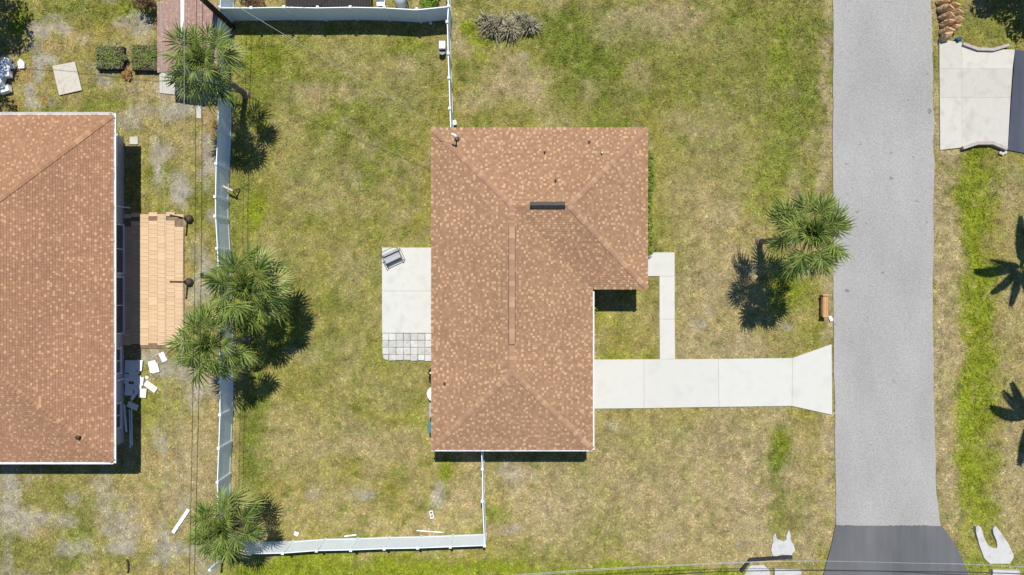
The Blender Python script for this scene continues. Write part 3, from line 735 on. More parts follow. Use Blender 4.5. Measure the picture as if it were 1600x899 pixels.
# service mast with weatherhead
mp_ = P(711.5, 212, 4.0); zb = north_z(mp_.y)
mast = MB().tube([(mp_.x,mp_.y,1.5),(mp_.x,mp_.y,zb+.85)], .04, 10).build('service_mast', M['white_metal'], house)
MB().tube([(mp_.x,mp_.y,zb+.80),(mp_.x,mp_.y,zb+.96),(mp_.x-.1,mp_.y+.06,zb+1.02),(mp_.x-.2,mp_.y+.10,zb+.94)], .075, 10, .06).build('weatherhead', M['white_metal'], mast)
MB().lathe((mp_.x,mp_.y,zb), [(.17,-.03),(.15,.04),(.06,.09)], 12).build('flashing', M['black_metal'], roof)
MAST_TOP = Vector((mp_.x-.18, mp_.y+.1, zb+.95))
# gutters
def gutter(a, b, z, parent, out, k_=1.0):
    """open U channel from a to b; out: outward unit vector"""
    a, b, o_ = Vector((a[0],a[1],z)), Vector((b[0],b[1],z)), Vector((out[0],out[1],0))
    prof = [(.003,.0),(.003,-.11),(.10,-.11),(.118,.0),(.105,.0),(.09,-.095),(.015,-.095),(.015,.0)]
    mb = MB(); vs = []
    for q in (a, b):
        for (k, h) in prof: vs.append(q + o_*k*k_ + Vector((0,0,h)))
    n = len(prof)
    mb.add(vs, [(i, (i+1)%n, n+(i+1)%n, n+i) for i in range(n)] + [tuple(range(n)), tuple(range(2*n-1, n-1, -1))])
    return mb.build('gutter', M['white_metal'], parent)
gutter((x1, y0-.06), (x1, ym-.14), ZE, house, (1,0)); gutter((x0-.02, y0), (x1+.0, y0), ZE-.002, house, (0,-1))
# walls, openings
ov = .45
wp = [(x0+ov,y1-ov),(x2-ov,y1-ov),(x2-ov,ym+ov),(x1-ov,ym+ov),(x1-ov,y0+ov),(x0+ov,y0+ov)]
mb = MB(); n = len(wp)
mb.add([(x,y,-.05) for x,y in wp]+[(x,y,ZE-.165) for x,y in wp], [(i,n+i,n+(i+1)%n,(i+1)%n) for i in range(n)])
mb.build('wall', M['wall_cream'], house)
def window(c, w, h, axis, out, parent, name='window', m_='glass'):
    """axis 'x': runs along x; out: +-1 outward along the other axis"""
    mb = MB(); t = .05
    sz = lambda a, b, d: (a, d, b) if axis == 'x' else (d, a, b)
    off = (lambda e: Vector((0, out*e, 0))) if axis == 'x' else (lambda e: Vector((out*e, 0, 0)))
    al = Vector((1,0,0)) if axis == 'x' else Vector((0,1,0)); c = Vector(c)
    mb.box(c + Vector((0,0,h/2)) + off(.02), sz(w+2*t, t, .08)); mb.box(c - Vector((0,0,h/2)) + off(.03), sz(w+2*t+.1, t, .12))
    for s in (-1, 1): mb.box(c + al*(s*(w/2+t/2)) + off(.02), sz(t, h-.06, .08))
    mb.box(c + off(.012), sz(.04, h-.06, .05))
    f = mb.build(name, M['white_metal'], parent)
    MB().box(c + off(.006), sz(w, h, .03)).build('pane', M[m_], f)
    return f
window((x0+ov, 4.5, 1.5), 1.5, 1.1, 'y', -1, house); window((x0+ov, -.6, 1.1), 2.4, 2.0, 'y', -1, house, 'sliding_door'); window((x0+ov, -7.2, 1.5), 1.2, 1.1, 'y', -1, house)
window((-1.5, y1-ov, 1.5), 1.5, 1.1, 'x', 1, house); window((4.2, y1-ov, 1.5), 1.5, 1.1, 'x', 1, house)
window((x2-ov, 5.6, 1.4), 1.8, 1.3, 'y', 1, house); window((x2-ov, 2.9, 1.4), 1.6, 1.3, 'y', 1, house); window((x1-ov, -1.8, 1.4), 1.6, 1.2, 'y', 1, house)
gy0, gy1 = P(0,638).y, P(0,563).y
g = MB(); g.box((x1-ov+.03, (gy0+gy1)/2, 1.1), (.06, gy1-gy0-.1, 2.15)); gd = g.build('garage_door', M['white_metal'], house)
for i in range(4): MB().box((x1-ov+.065, (gy0+gy1)/2, .30+i*.53), (.02, gy1-gy0-.3, .42)).build('panel', M['white_metal'], gd)
fd = MB().box((x2-ov+.03, P(0,413).y, 1.06), (.06, .95, 2.05)).build('front_door', M['wood_orange'], house)
MB().tube([(x2-ov+.06, P(0,413).y-.38, 1.0),(x2-ov+.12, P(0,413).y-.38, 1.0)], .03, 8).build('handle', M['grey_metal'], fd)

# ---- neighbour
nx1 = (176.5-800)*kz; nx0 = nx1-13.4; nyt = (449.5-180)*kz; nyb = (449.5-721)*kz
np_ = .375; nh = (nx1-nx0)/2; nzr = ZE+nh*np_; nxm = nx1-nh
a,b,c,d = (nx0,nyt,ZE),(nx1,nyt,ZE),(nx1,nyb,ZE),(nx0,nyb,ZE); r1,r2 = (nxm,nyt-nh,nzr),(nxm,nyb+nh,nzr)
nb = thing('neighbour_house', (nxm, 0, 0), 'neighbouring house with reddish brown hip roof edged by white gutters', 'house')
nf = [[b,a,r1],[c,b,r1,r2],[d,c,r2],[a,d,r2,r1]]
nroof = deck_mesh(nf, [(p[0],p[1]) for p in (a,b,c,d)], ZE).build('roof', M['deck'], nb)
roof_shingles(nf[:3], M['shingle2'], nroof, 8, .128)
nn = [normal(f) for f in nf]
cap_line(b, r1, nn[0], nn[1], M['cap2'], nroof, .24); cap_line(c, r2, nn[1], nn[2], M['cap2'], nroof, .24)
for (p, q, out) in (((nx0,nyt),(nx1,nyt),(0,1)), ((nx1,nyb-.12),(nx1,nyt+.12),(1,0)), ((nx0,nyb),(nx1,nyb),(0,-1))):
    gutter(p, q, ZE, nb, out, 1.35)
q = P(124, 683, 3.3); zq = ZE + (q.y-nyb)*np_
vb_ = MB().lathe((q.x,q.y,zq), [(.15,-.05),(.14,.03),(.08,.06),(.08,.14),(.12,.16),(.11,.20),(.02,.23)], 12).build('roof_vent', M['black_metal'], nroof)
nwx = P(193.5, 0).x
mb = MB(); wy1, wy0 = nyt-.6, P(0,691).y
mb.add([(nx0+.6,wy1,-.05),(nwx,wy1,-.05),(nwx,wy0,-.05),(nx0+.6,wy0,-.05),(nx0+.6,wy1,ZE-.165),(nwx,wy1,ZE-.165),(nwx,wy0,ZE-.165),(nx0+.6,wy0,ZE-.165)],
       [(1,0,4,5),(2,1,5,6),(3,2,6,7),(0,3,7,4)]).build('wall', M['wall_lilac'], nb)
for (va_, vb2, z0_, z1_, nm) in ((352,428,.12,2.15,'sliding_door'),(433,521,.12,2.15,'sliding_door'),(543,582,.42,1.9,'window'),(627,666,.42,1.9,'window'),(215,262,.8,1.9,'window')):
    ya, yb = P(0,va_).y, P(0,vb2).y
    window((nwx, (ya+yb)/2, (z0_+z1_)/2), ya-yb-.1, z1_-z0_, 'y', 1, nb, nm)
for v in (324.5, 592):
    y_ = P(0, v).y
    MB().tube([(nx1+.06,y_,ZE-.10),(nx1+.06,y_,ZE-.2),(nwx+.06,y_,ZE-.55),(nwx+.06,y_,.22),(nwx+.1,y_,.12),(nwx+.42,y_-.02,.08)], .045, 8).build('downspout', M['white_metal'], nb)

# ---- shed
sz_ = 2.2; ks = (H-sz_)/FPX
sx0, sx1 = (247-800)*ks, (337.5-800)*ks; sy0, sy1 = (449.5-114)*ks, (449.5-3)*ks
shed = thing('garden_shed', ((sx0+sx1)/2, (sy0+sy1)/2, 0), 'small shed with pinkish brown shingle gable roof and white ridge strip', 'shed')
sxm = (sx0+sx1)/2; szr = sz_+.55
sf = [[(sx0,sy1,sz_),(sx0,sy0,sz_),(sxm,sy0,szr),(sxm,sy1,szr)], [(sx1,sy0,sz_),(sx1,sy1,sz_),(sxm,sy1,szr),(sxm,sy0,szr)]]
mb = MB()
for f in sf:
    mb.add(f + [(x,y,z-.08) for x,y,z in f], [(0,1,2,3),(7,6,5,4),(0,4,5,1),(1,5,6,2),(2,6,7,3),(3,7,4,0)])
sroof = mb.build('roof', M['deck'], shed)
roof_shingles(sf, M['shingle3'], sroof, 15, .12)
mb = MB().add([(sxm-.10,sy0+1.6,szr-.01),(sxm,sy0+1.6,szr+.05),(sxm+.10,sy0+1.6,szr-.01),(sxm-.10,sy1-.1,szr-.01),(sxm,sy1-.1,szr+.05),(sxm+.10,sy1-.1,szr-.01)], [(0,1,4,3),(1,2,5,4),(0,2,1),(3,4,5)])
mb.build('ridge_strip', M['white_metal'], sroof)
w_ = [(sx0+.2,sy0+.2),(sx1-.2,sy0+.2),(sx1-.2,sy1-.2),(sx0+.2,sy1-.2)]
mb = MB().add([(x,y,-.02) for x,y in w_]+[(x,y,sz_+.02) for x,y in w_]+[(sxm,sy0+.2,szr-.1),(sxm,sy1-.2,szr-.1)], [(0,1,5,4),(1,2,6,5),(2,3,7,6),(3,0,4,7),(4,5,8),(6,7,9)])
mb.build('wall', M['white_metal'], shed)
MB().box((sxm+.3, sy0+.17, 1.0), (.95,.05,1.9)).build('door', M['white_sheet'], shed)
sl = thing('shed_slab', P(300,135), kind='structure')
slab([(249,108),(352,108),(350,157),(321,158.5),(270,148),(250,146)], sl, M['concrete_worn'], .045)
slab([(307,159),(315,159),(314.5,186),(307,185)], sl, M['concrete_worn'], .035)
slab([(203,214),(216,214),(216,226),(203,226)], sl, M['concrete_worn'], .05)

# ------------------------------------------------------------------ white vinyl fences
FH = 1.83
def fence_parts():
    p = MB(); p.bbox((0,0,.93), (.127,.127,1.90), .006); post = p.mesh('post', M['white_vinyl'])
    c_ = MB(); c_.add([(-.075,-.075,1.88),(.075,-.075,1.88),(.075,.075,1.88),(-.075,.075,1.88),(-.075,-.075,1.91),(.075,-.075,1.91),(.075,.075,1.91),(-.075,.075,1.91),(0,0,1.95)],
        [(3,2,1,0),(0,1,5,4),(1,2,6,5),(2,3,7,6),(3,0,4,7),(4,5,8),(5,6,8),(6,7,8),(7,4,8)]); cap = c_.mesh('post_cap', M['white_vinyl'])
    b = MB(); n = 12
    prof = []                                   # tongue-and-groove boards: shallow V grooves both faces
    for i in range(n):
        a0, a1 = i/n, (i+1)/n
        prof += [(a0, .008), (a0+.008, .013), (a1-.008, .013)]
    prof.append((1, .008))
    vs = []; m = len(prof)
    for z in (.16, 1.70):
        for x, h in prof: vs.append((x, h, z))
        for x, h in prof: vs.append((x, -h, z))
    fs = []
    for i in range(m-1):
        fs.append((i+1, i, 2*m+i, 2*m+i+1)); fs.append((m+i, m+i+1, 3*m+i+1, 3*m+i))
    b.add(vs, fs); board = b.mesh('panel', M['white_vinyl'])
    t = MB(); t.bbox((.5,0,1.75), (1,.05,.14), .008); top = t.mesh('top_rail', M['white_vinyl'])
    l = MB(); l.bbox((.5,0,.12), (1,.05,.14), .008); low = l.mesh('bottom_rail', M['white_vinyl'])
    return post, cap, board, top, low
FP = fence_parts()
def fence(tops, label, skip_first=False, skip_last=False, group='white vinyl privacy fences'):
    w = [P(u, v, FH) for (u, v) in tops]
    for q in w: q.z = float(ground_z(np.array([q.x]), np.array([q.y]))[0])
    root = thing('vinyl_fence', w[0], label, 'fence', group)
    rr = random.Random(len(tops)*13)
    for i, q in enumerate(w):
        if (i == 0 and skip_first) or (i == len(w)-1 and skip_last): continue
        po = link('post', FP[0], root, q-w[0], (rr.uniform(-.012,.012), rr.uniform(-.012,.012), 0))
        link('post_cap', FP[1], po)
    for a, b in zip(w[:-1], w[1:]):
        d = b-a; L_ = d.xy.length; ang = math.atan2(d.y, d.x)
        n_ = Vector((d.x, d.y, 0))/L_
        s0 = a + n_*.06 - w[0]; zz = (a.z+b.z)/2 - w[0].z
        for nm, me in (('panel', FP[2]), ('top_rail', FP[3]), ('bottom_rail', FP[4])):
            link(nm, me, root, (s0.x, s0.y, zz), (0, 0, ang), (L_-.12, 1, 1))
    return root
fence([(343,12),(334,60),(333,105),(340,152),(340,204),(337,256),(336,308),(336,338),(339,389),(341,441),(343,493),(343,545),(343,597),(343,649),(341,701),(339,754),(340,806),(341,858)],
      'long white vinyl fence between the neighbour yard and the back lawn')
fence([(343,12),(392,12),(444,11),(496,12),(548,11),(600,12),(651,15),(700.5,10)], 'white vinyl fence along the top of the back lawn, shaded inside', skip_first=True)
fence([(700.5,10),(699,34),(700,83),(701.5,122),(703,170),(704.5,207)], 'short white fence run from the top corner down to the house roof', skip_first=True, skip_last=True)
fence([(700.5,10),(697,-40)], 'white fence end leading out past the top edge of the yard', skip_first=True)
fence([(343,12),(347,-40)], 'white fence stub beside the utility pole behind the shed', skip_first=True)
fence([(341,858),(391,866),(442,865),(495,861),(548,860),(600,858),(652,857),(704,855),(757,853)], 'sunlit white vinyl fence along the bottom of the back lawn', skip_first=True)
fence([(757,853),(754,783),(753.5,733),(752,697)], 'short white fence run from the bottom corner up to the house', skip_first=True, skip_last=True)

# ------------------------------------------------------------------ palms
def fan_frond(seed, petl, blade, droop, nseg=26, m_='frond', closed=1.0):
    """costapalmate leaf in local coords: petiole along +X, split fan of folded segments with drooping tips"""
    rr = random.Random(seed); mb = MB()
    bend = lambda r: -droop*(r/(petl+blade))**2*(petl+blade)
    def sp(r): return Vector((r, 0, bend(r)))
    spread = R(118)*closed
    for i in range(nseg):
        t = (i/(nseg-1))*2-1
        th = t*spread + rr.uniform(-.04,.04)
        base_r = petl + (1-abs(t))**1.3*blade*.36          # the costa carries mid segments further out
        L_ = blade*(.98 - .36*abs(t)**2 - .30*(1-abs(t))**1.3*.9) * rr.uniform(.86,1.05)
        o = sp(base_r); dirv = Vector((math.cos(th), math.sin(th), 0))
        side = Vector((-math.sin(th), math.cos(th), 0))
        w = .046*(1.0 if abs(t) < .8 else .8)
        up = .10 - .10*abs(t)
        td = rr.uniform(.30,.62)*L_*(.55+.7*droop)
        def q(f, s, h=0):
            z = up*L_*math.sin(min(1,f*1.5)*math.pi/2)*.5 - td*f**2.6 + h
            return o + dirv*(L_*f) + side*s + Vector((0,0,z)) + Vector((0,0,bend(base_r+L_*f*max(0,math.cos(th)))-bend(base_r)))*.6
        k = [q(0,-.008), q(0,.008), q(.42,-w,.0), q(.42,0,.034), q(.42,w,.0), q(.74,-w*.55), q(.74,0,.018), q(.74,w*.55), q(1,0)]
        mb.add(k, [(0,1,3,2),(1,4,3),(2,3,6,5),(3,4,7,6),(5,6,8),(6,7,8)])
    blade_me = mb.mesh('blade', M[m_])
    pt = MB(); pts = [sp(petl*f) for f in (0,.33,.66,1)] + [sp(petl+blade*.3)]
    pt.tube(pts, .022, 5, .010)
    return blade_me, pt.mesh('petiole', M['petiole'] if m_ != 'dead_leaf' else M['dead_leaf'])
FR = {'young': [fan_frond(100+i, .42, 1.0, .08, 15, closed=.8) for i in range(3)],
      'mid': [fan_frond(200+i, 1.05, 1.02, .16+.06*i, 16) for i in range(4)],
      'old': [fan_frond(300+i, 1.15, 1.0, .36+.09*i, 15) for i in range(4)],
      'pale': [fan_frond(400+i, 1.15, 1.05, .35, 22, 'frond_pale') for i in range(2)],
      'dead': [fan_frond(500+i, .9, .9, .8, 16, 'dead_leaf', .5) for i in range(3)]}
def palm(crown_px, h, base_px, label, n=44, size=1.0, seed=1, dead=6, low=-52, pale=3):
    rr = random.Random(seed)
    cr = P(crown_px[0], crown_px[1], h); ba = P(*base_px); ba.z = -.1
    root = thing('fan_palm', ba, label, 'palm tree', 'fan palms')
    mid = ba.lerp(cr, .5) + Vector((rr.uniform(-.12,.12), rr.uniform(-.12,.12), 0))
    tp = [ba, ba.lerp(mid,.5), mid, mid.lerp(cr,.5), cr - Vector((0,0,.1))]
    MB().tube([tp[0]-Vector((0,0,.0)), tp[0]+(tp[1]-tp[0])*.2], .30, 12, .20).build('root_flare', M['trunk'], root)
    tr = MB().tube(tp, .17, 12, .15).build('trunk', M['trunk'], root, True)
    for i in range(26):                           # old leaf boots below the crown
        a = i*2.4; f = .55 + .33*i/26; p = ba.lerp(cr, f)
        d = Vector((math.cos(a), math.sin(a), .9)).normalized()
        MB().tube([p + d*.10, p + d*.34], .055, 4, .03).build('leaf_boot', M['trunk'], tr)
    o0 = org(root)
    def put(kind, az, el, s, roll=0):
        me, pe = rr.choice(FR[kind])
        X = Vector((math.cos(az)*math.cos(el), math.sin(az)*math.cos(el), math.sin(el)))
        Z = Vector((0,0,1)) if abs(X.z) < .98 else Vector((math.cos(az),math.sin(az),0))
        Y = Z.cross(X).normalized(); Z = X.cross(Y)
        if X.z > .9: pass
        Mx = Matrix((X, Y, Z)).transposed().to_4x4()
        Mx = Matrix.Translation(cr + X*.10 - o0) @ Mx @ Matrix.Rotation(roll, 4, 'X') @ Matrix.Scale(s, 4)
        f = link('frond' if kind != 'dead' else 'dead_frond', me, root); f.matrix_local = Mx
        link('petiole', pe, f)
    for i in range(n):
        t = i/(n-1)
        az = i*2.39996 + rr.uniform(-.25,.25)
        el = R(84 - 100*t**.95 + rr.uniform(-14,14))
        kind = 'young' if t < .26 else ('mid' if t < .62 else 'old')
        put(kind, az, el, size*(rr.uniform(.86,1.10)*(.80 if t < .2 else 1)), rr.uniform(-.9,.9))
    for i in range(n//4):
        put('young', rr.uniform(0, 6.28), R(rr.uniform(30, 80)), size*rr.uniform(.6, .85), rr.uniform(-1, 1))
    for i in range(pale):
        put('pale', rr.uniform(0,6.28), R(rr.uniform(-5,25)), size*rr.uniform(.9,1.05), rr.uniform(-.3,.3))
    for i in range(dead):
        put('dead', rr.uniform(0,6.28), R(rr.uniform(-78,low)), size*rr.uniform(.8,1.0), rr.uniform(-.5,.5))
    return root
palm((318,98), 5.6, (384,148), 'fan palm rising over the shed and the top fence corner', 46, .95, 21, 6, pale=2)
palm((385,448), 5.0, (433,452), 'largest fan palm, by the middle of the long fence above its shorter twin', 56, 1.05, 34, 3, pale=4)
palm((330,538), 5.0, (386,529), 'fan palm by the tan paver patio, below the largest palm of the pair', 46, .96, 47, 3, pale=2)
palm((350,822), 4.0, (393,800), 'ragged fan palm with brown dead leaves at the bottom fence corner', 40, .97, 58, 16, low=-5, pale=6)
palm((1265,366), 6.0, (1187,378), 'lone fan palm leaning over the edge of the road', 52, 1.0, 69, 3, pale=5)

def feather_frond(seed, L_, droop):
    rr = random.Random(seed); mb = MB(); pt = MB()
    f = lambda t: Vector((L_*t*(1-.18*droop*t), 0, .25*L_*math.sin(t*2.4)*.5 - droop*L_*t**2.2))
    n = 48
    for i in range(n):
        t = .14 + .86*i/n
        for s in (-1, 1):
            o = f(t); l = .52*math.sin(.25+t*2.75)**.6*rr.uniform(.85,1.1) if t < .98 else .2
            d = Vector((.62, s*.78, 0)).normalized()
            q = lambda k, w: o + d*(l*k) + Vector((w,0,-.30*l*k*k))
            mb.add([q(0,-.03), q(0,.03), q(.5,.045), q(.5,-.045), q(1,0)], [(0,1,2,3),(3,2,4)])
    pt.tube([f(k/6) for k in range(7)], .03, 5, .006)
    return mb.mesh('leaflets', M['feather']), pt.mesh('rachis', M['petiole'])
FE = [feather_frond(i, 2.9, .25+.1*i) for i in range(4)]
def feather_palm(x, y, h, label, n, seed, size=1.0):
    rr = random.Random(seed); root = thing('feather_palm', (x,y,-.05), label, 'palm tree', 'feather palms past the right edge')
    MB().tube([(x,y,-.05),(x+.1,y,h*.5),(x,y,h)], .16, 10, .11).build('trunk', M['trunk'], root, True)
    for i in range(n):
        me, ra = rr.choice(FE); az = i*2.39996+rr.uniform(-.3,.3); el = R(rr.uniform(-5,55))
        X = Vector((math.cos(az)*math.cos(el), math.sin(az)*math.cos(el), math.sin(el))); Y = Vector((0,0,1)).cross(X).normalized(); Z = X.cross(Y)
        fr = link('frond', me, root)
        fr.matrix_local = Matrix.Translation((0,0,h+.05)) @ Matrix((X,Y,Z)).transposed().to_4x4() @ Matrix.Scale(size*rr.uniform(.85,1.05),4)
        link('rachis', ra, fr)
feather_palm(30.05, 3.3, 4.4, 'feather palm throwing the upper frond shadow across the right verge', 13, 5, .9)
feather_palm(30.6, -5.5, 4.4, 'feather palm throwing the lower frond shadow across the right verge', 12, 9, .9)

# ------------------------------------------------------------------ broadleaf trees, shrubs
def leaves(mb, c, rad, n, size, rr, flat=1.0):
    for _ in range(n):
        while True:
            d = Vector((rr.uniform(-1,1), rr.uniform(-1,1), rr.uniform(-1,1)))
            if .05 < d.length < 1: break
        d = d.normalized()*(d.length**.5)
        p = Vector(c) + Vector((d.x*rad[0], d.y*rad[1], d.z*rad[2]))
        a = Vector((rr.uniform(-1,1), rr.uniform(-1,1), rr.uniform(-.5,.5))).normalized()
        nrm = (Vector((rr.uniform(-1,1), rr.uniform(-1,1), rr.uniform(.1,1.3))) + d*.6).normalized()
        b = nrm.cross(a).normalized(); a = b.cross(nrm); s = size*rr.uniform(.6,1.25)
        mb.add([p - a*s, p + b*s*.42, p + a*s, p - b*s*.42], [(0,1,2,3)])
    return mb
def tree(x, y, h, rad, label, seed, m_='leaf', nclump=34, per=240):
    rr = random.Random(seed); root = thing('broadleaf_tree', (x,y,-.05), label, 'tree')
    tr = MB().tube([(x,y,-.05),(x+.1,y+.05,h*.3),(x,y,h*.62)], .20, 10, .12).build('trunk', M['bark'], root, True)
    cm = MB()
    for i in range(nclump):
        a = rr.uniform(0,6.28); q = rr.random()**.55*rad; zc = h*(.55+.42*rr.random()*(1-.5*(q/rad)**2))
        c = Vector((x+q*math.cos(a), y+q*math.sin(a), zc))
        leaves(cm, c, (rad*.30*rr.uniform(.7,1.2), rad*.30*rr.uniform(.7,1.2), rad*.22), per, .13, rr)
        if i % 3 == 0: MB().tube([(x,y,h*.45), Vector((x,y,h*.45)).lerp(c,.5)+Vector((0,0,.15)), c], .06, 6, .02).build('limb', M['bark'], tr)
    cm.build('crown', M[m_], root)
tree(-31.6, 18.2, 8.2, 3.2, 'dark leafy tree shading the top left corner of the yard', 4)
tree(-31.3, 14.5, 7.6, 2.8, 'leafy tree shading the white rubbish pile at the left edge', 6)
tree(29.4, 18.6, 4.4, 2.2, 'dark tree shading the lawn above the opposite driveway', 8)
tree(31.2, 16.4, 3.6, 1.7, 'lower tree at the top right edge beside the opposite driveway', 12, nclump=18)
def shrub(u, v, r, h, label, m_, seed, group=None, n=260, size=.07, cat='shrub'):
    rr = random.Random(seed); p = P(u, v); root = thing('shrub', p, label, cat, group)
    mb = MB()
    for k in range(5):
        c = p + Vector((rr.uniform(-.45,.45)*r, rr.uniform(-.45,.45)*r, h*rr.uniform(.45,.75)))
        leaves(mb, c, (r*.62, r*.62, h*.34), n//5, size, rr)
    mb.build('foliage', M[m_], root)
    st = MB()
    for k in range(4): st.tube([p-Vector((0,0,.03)), p+Vector((rr.uniform(-.4,.4)*r, rr.uniform(-.4,.4)*r, h*.6))], .015, 4, .006)
    st.build('stem', M['bark'], root)
ORD = ['first and topmost of the row', 'second from the top', 'third from the top', 'fourth from the top', 'fifth from the top', 'sixth from the top', 'seventh from the top', 'eighth from the top', 'next to last above the walk', 'last one, touching the walk']
for i in range(10):
    shrub(1010+rng.uniform(-1.2,1), 246+i*15.8, .42*rng.uniform(.85,1.15), .9*rng.uniform(.8,1.15), 'bright green hedge shrub along the right house wall, %s' % ORD[i], 'leaf_lime', 60+i, 'hedge along the house front')
shrub(922.5, 487, .34, .7, 'small lime shrub under the gutter, nearer the dark porch shadow', 'leaf_lime', 81, n=140)
shrub(924, 545, .36, .8, 'small lime shrub under the gutter beside the driveway', 'leaf_lime', 82, n=160)
shrub(238, 12, .65, 1.3, 'brownish red shrub at the top beside the shed roof', 'leaf_red', 83, n=600, size=.09)
shrub(671, 3, .75, .9, 'bright green leafy plant behind the top fence', 'leaf_lime', 84, n=520, size=.14, cat='plant')
shrub(400, 2, .9, .7, 'brown-green bush behind the top fence near the pole', 'leaf_red', 85, n=420, size=.1)
shrub(352, 40, .3, 1.0, 'small green weed at the foot of the utility pole', 'leaf_lime', 86, n=120, cat='plant')

def clump(u, v, r, h, label, seed, n=620):
    rr = random.Random(seed); p = P(u, v); mb = MB()
    sub = [(rr.uniform(-.5,.5)*r, rr.uniform(-.35,.5)*r, rr.uniform(.55,1.0)) for _ in range(6)] + [(0,0,1)]
    for i in range(n):
        cx, cy, k_ = rr.choice(sub)
        a = rr.uniform(0, 6.283); q = rr.random(); L_ = r*k_*(.12+.72*q)*rr.uniform(.7,1.25); hh = h*k_*(1.05-.5*q)*rr.uniform(.6,1.15)
        o = p + Vector((cx + rr.gauss(0,.05), cy + rr.gauss(0,.05), -.02))
        d = Vector((math.cos(a), math.sin(a), 0)); s = Vector((-d.y, d.x, 0))*rr.uniform(.009,.02)
        sw = Vector((rr.gauss(0,.08), rr.gauss(0,.08), 0)); tip = hh*(.9-.75*q)
        m1 = o+d*L_*.4+sw*.5+Vector((0,0,hh*.8)); m2 = o+d*L_*.8+sw+Vector((0,0,hh*(.98-.3*q)))
        mb.add([o-s, o+s, m1+s*1.4, m1-s*1.4, m2-s, m2+s, o+d*L_*1.1+sw*1.3+Vector((0,0,tip))], [(0,1,2,3),(3,2,5,4),(4,5,6)])
    return solo('ornamental_grass', mb, M['clump'], label, 'plant', 'ornamental grass clumps', loc=p)
clump(769, 44, .95, .85, 'left clump of spiky grey-green grass on the upper lawn', 1)
clump(796, 48, 1.08, .95, 'middle and largest clump of spiky grey-green grass on the upper lawn', 2, 760)
clump(827, 44, .90, .85, 'right clump of spiky grey-green grass on the upper lawn', 3)

# ------------------------------------------------------------------ utility pole and wires
pb = P(363.5, 42.5)
pole = thing('utility_pole', pb, 'dark leaning-looking wooden utility pole by the top left fence corner', 'utility pole')
MB().tube([pb-Vector((0,0,.1)), pb+Vector((0,0,10.2))], .165, 14, .12).build('shaft', M['pole_wood'], pole, True)
MB().box(pb+Vector((0,-.15,9.4)), (2.4,.10,.12)).build('crossarm', M['pole_wood'], pole)
def wire(name, pts, r, m_, label):
    """pts: world points; smooth sagging curve through them"""
    pts = [Vector(p) for p in pts]; out = []
    for i in range(len(pts)-1):
        p0 = pts[max(i-1,0)]; p1 = pts[i]; p2 = pts[i+1]; p3 = pts[min(i+2,len(pts)-1)]
        for k in range(8):
            t = k/8
            out.append(.5*((2*p1)+(p2-p0)*t+(2*p0-5*p1+4*p2-p3)*t*t+(3*p1-p0-3*p2+p3)*t**3))
    out.append(pts[-1])
    return solo(name, MB().tube(out, r, 5), M[m_], label, 'wire', smooth=True)
wire('power_line', [P(246,-350,9.2),P(251,0,9),P(257,330,8.8),P(258,700,8.9),P(256,1250,9.2)], .009, 'wire_light', 'leftmost pale overhead wire running over the side yard and shed')
wire('power_line', [P(291,-350,9.0),P(288,0,8.8),P(287,330,8.6),P(279,800,8.7),P(272,1250,9)], .009, 'wire_light', 'pale overhead wire over the shed ridge, second from the left')
wire('power_line', [P(312,-350,7.0),P(307,0,6.8),P(304,450,6.5),P(296,899,6.6),P(288,1250,6.9)], .013, 'wire_dark', 'dark overhead cable over the side yard, left of the pair')
wire('power_line', [P(325,-350,6.9),P(317,0,6.7),P(314,450,6.4),P(304,899,6.5),P(297,1250,6.8)], .015, 'wire_dark', 'dark overhead cable over the side yard, right of the pair')
pt_ = pb + Vector((.1, 0, 7.8)); midp = pt_.lerp(MAST_TOP, .5) - Vector((0,0,.25))
wire('service_wire', [pt_, midp, MAST_TOP], .010, 'wire_light', 'twisted service wire from the pole down to the house mast')
e2 = Vector((-2.5, 22.0, 3.2)); wire('service_wire', [pt_, pt_.lerp(e2,.5)-Vector((0,0,.3)), e2], .014, 'wire_dark', 'dark service wire from the pole off beyond the top fence')
e3 = Vector((-34, 15.6, 5)); wire('service_wire', [pt_, pt_.lerp(e3,.5)-Vector((0,0,.3)), e3], .014, 'wire_dark', 'dark service wire from the pole across the shed to the left')
for (dv, r_, lab) in ((0, .012, 'upper pale overhead wire crossing above the new asphalt'), (2.2, .010, 'second pale overhead wire just below the upper one at the bottom')):
    wire('power_line', [P(300,945+dv,7),P(780,901+dv,6.7),P(1000,885.5+dv*.8,6.6),P(1230,877+dv*.2,6.6),P(1420,880,6.6),P(1600,885.5+dv*.3,6.7),P(2100,915,7)], r_, 'wire_light', lab)
wire('power_line', [P(700,922,6),P(1050,897.5,5.9),P(1200,892,5.9),P(1400,893,5.9),P(1600,897,6),P(2000,915,6.2)], .022, 'wire_dark', 'thick dark overhead cable crossing at the bottom edge')

# ------------------------------------------------------------------ culverts and headwalls
def headwall(pts, w, z0, z1, m_, label):
    cl = [P(u, v, z1) for (u, v) in pts]; mb = MB()
    l = []; r = []
    for i, q in enumerate(cl):
        d = (cl[min(i+1,len(cl)-1)]-cl[max(i-1,0)]).normalized(); n_ = Vector((-d.y,d.x,0))
        l.append(q+n_*w/2); r.append(q-n_*w/2)
    n = len(cl)
    vs = [(p.x,p.y,z) for z in (z0,z1) for p in l+r]
    fs = []
    for i in range(n-1):
        fs += [(2*n+i, 2*n+n+i, 2*n+n+i+1, 2*n+i+1), (i, i+1, 2*n+i+1, 2*n+i), (n+i+1, n+i, 3*n+i, 3*n+i+1)]
    fs += [(n, 0, 2*n, 3*n), (n-1, 2*n-1, 4*n-1, 3*n-1)]
    mb.add(vs, fs)
    return solo('culvert_headwall', mb, M[m_], label, 'wall')
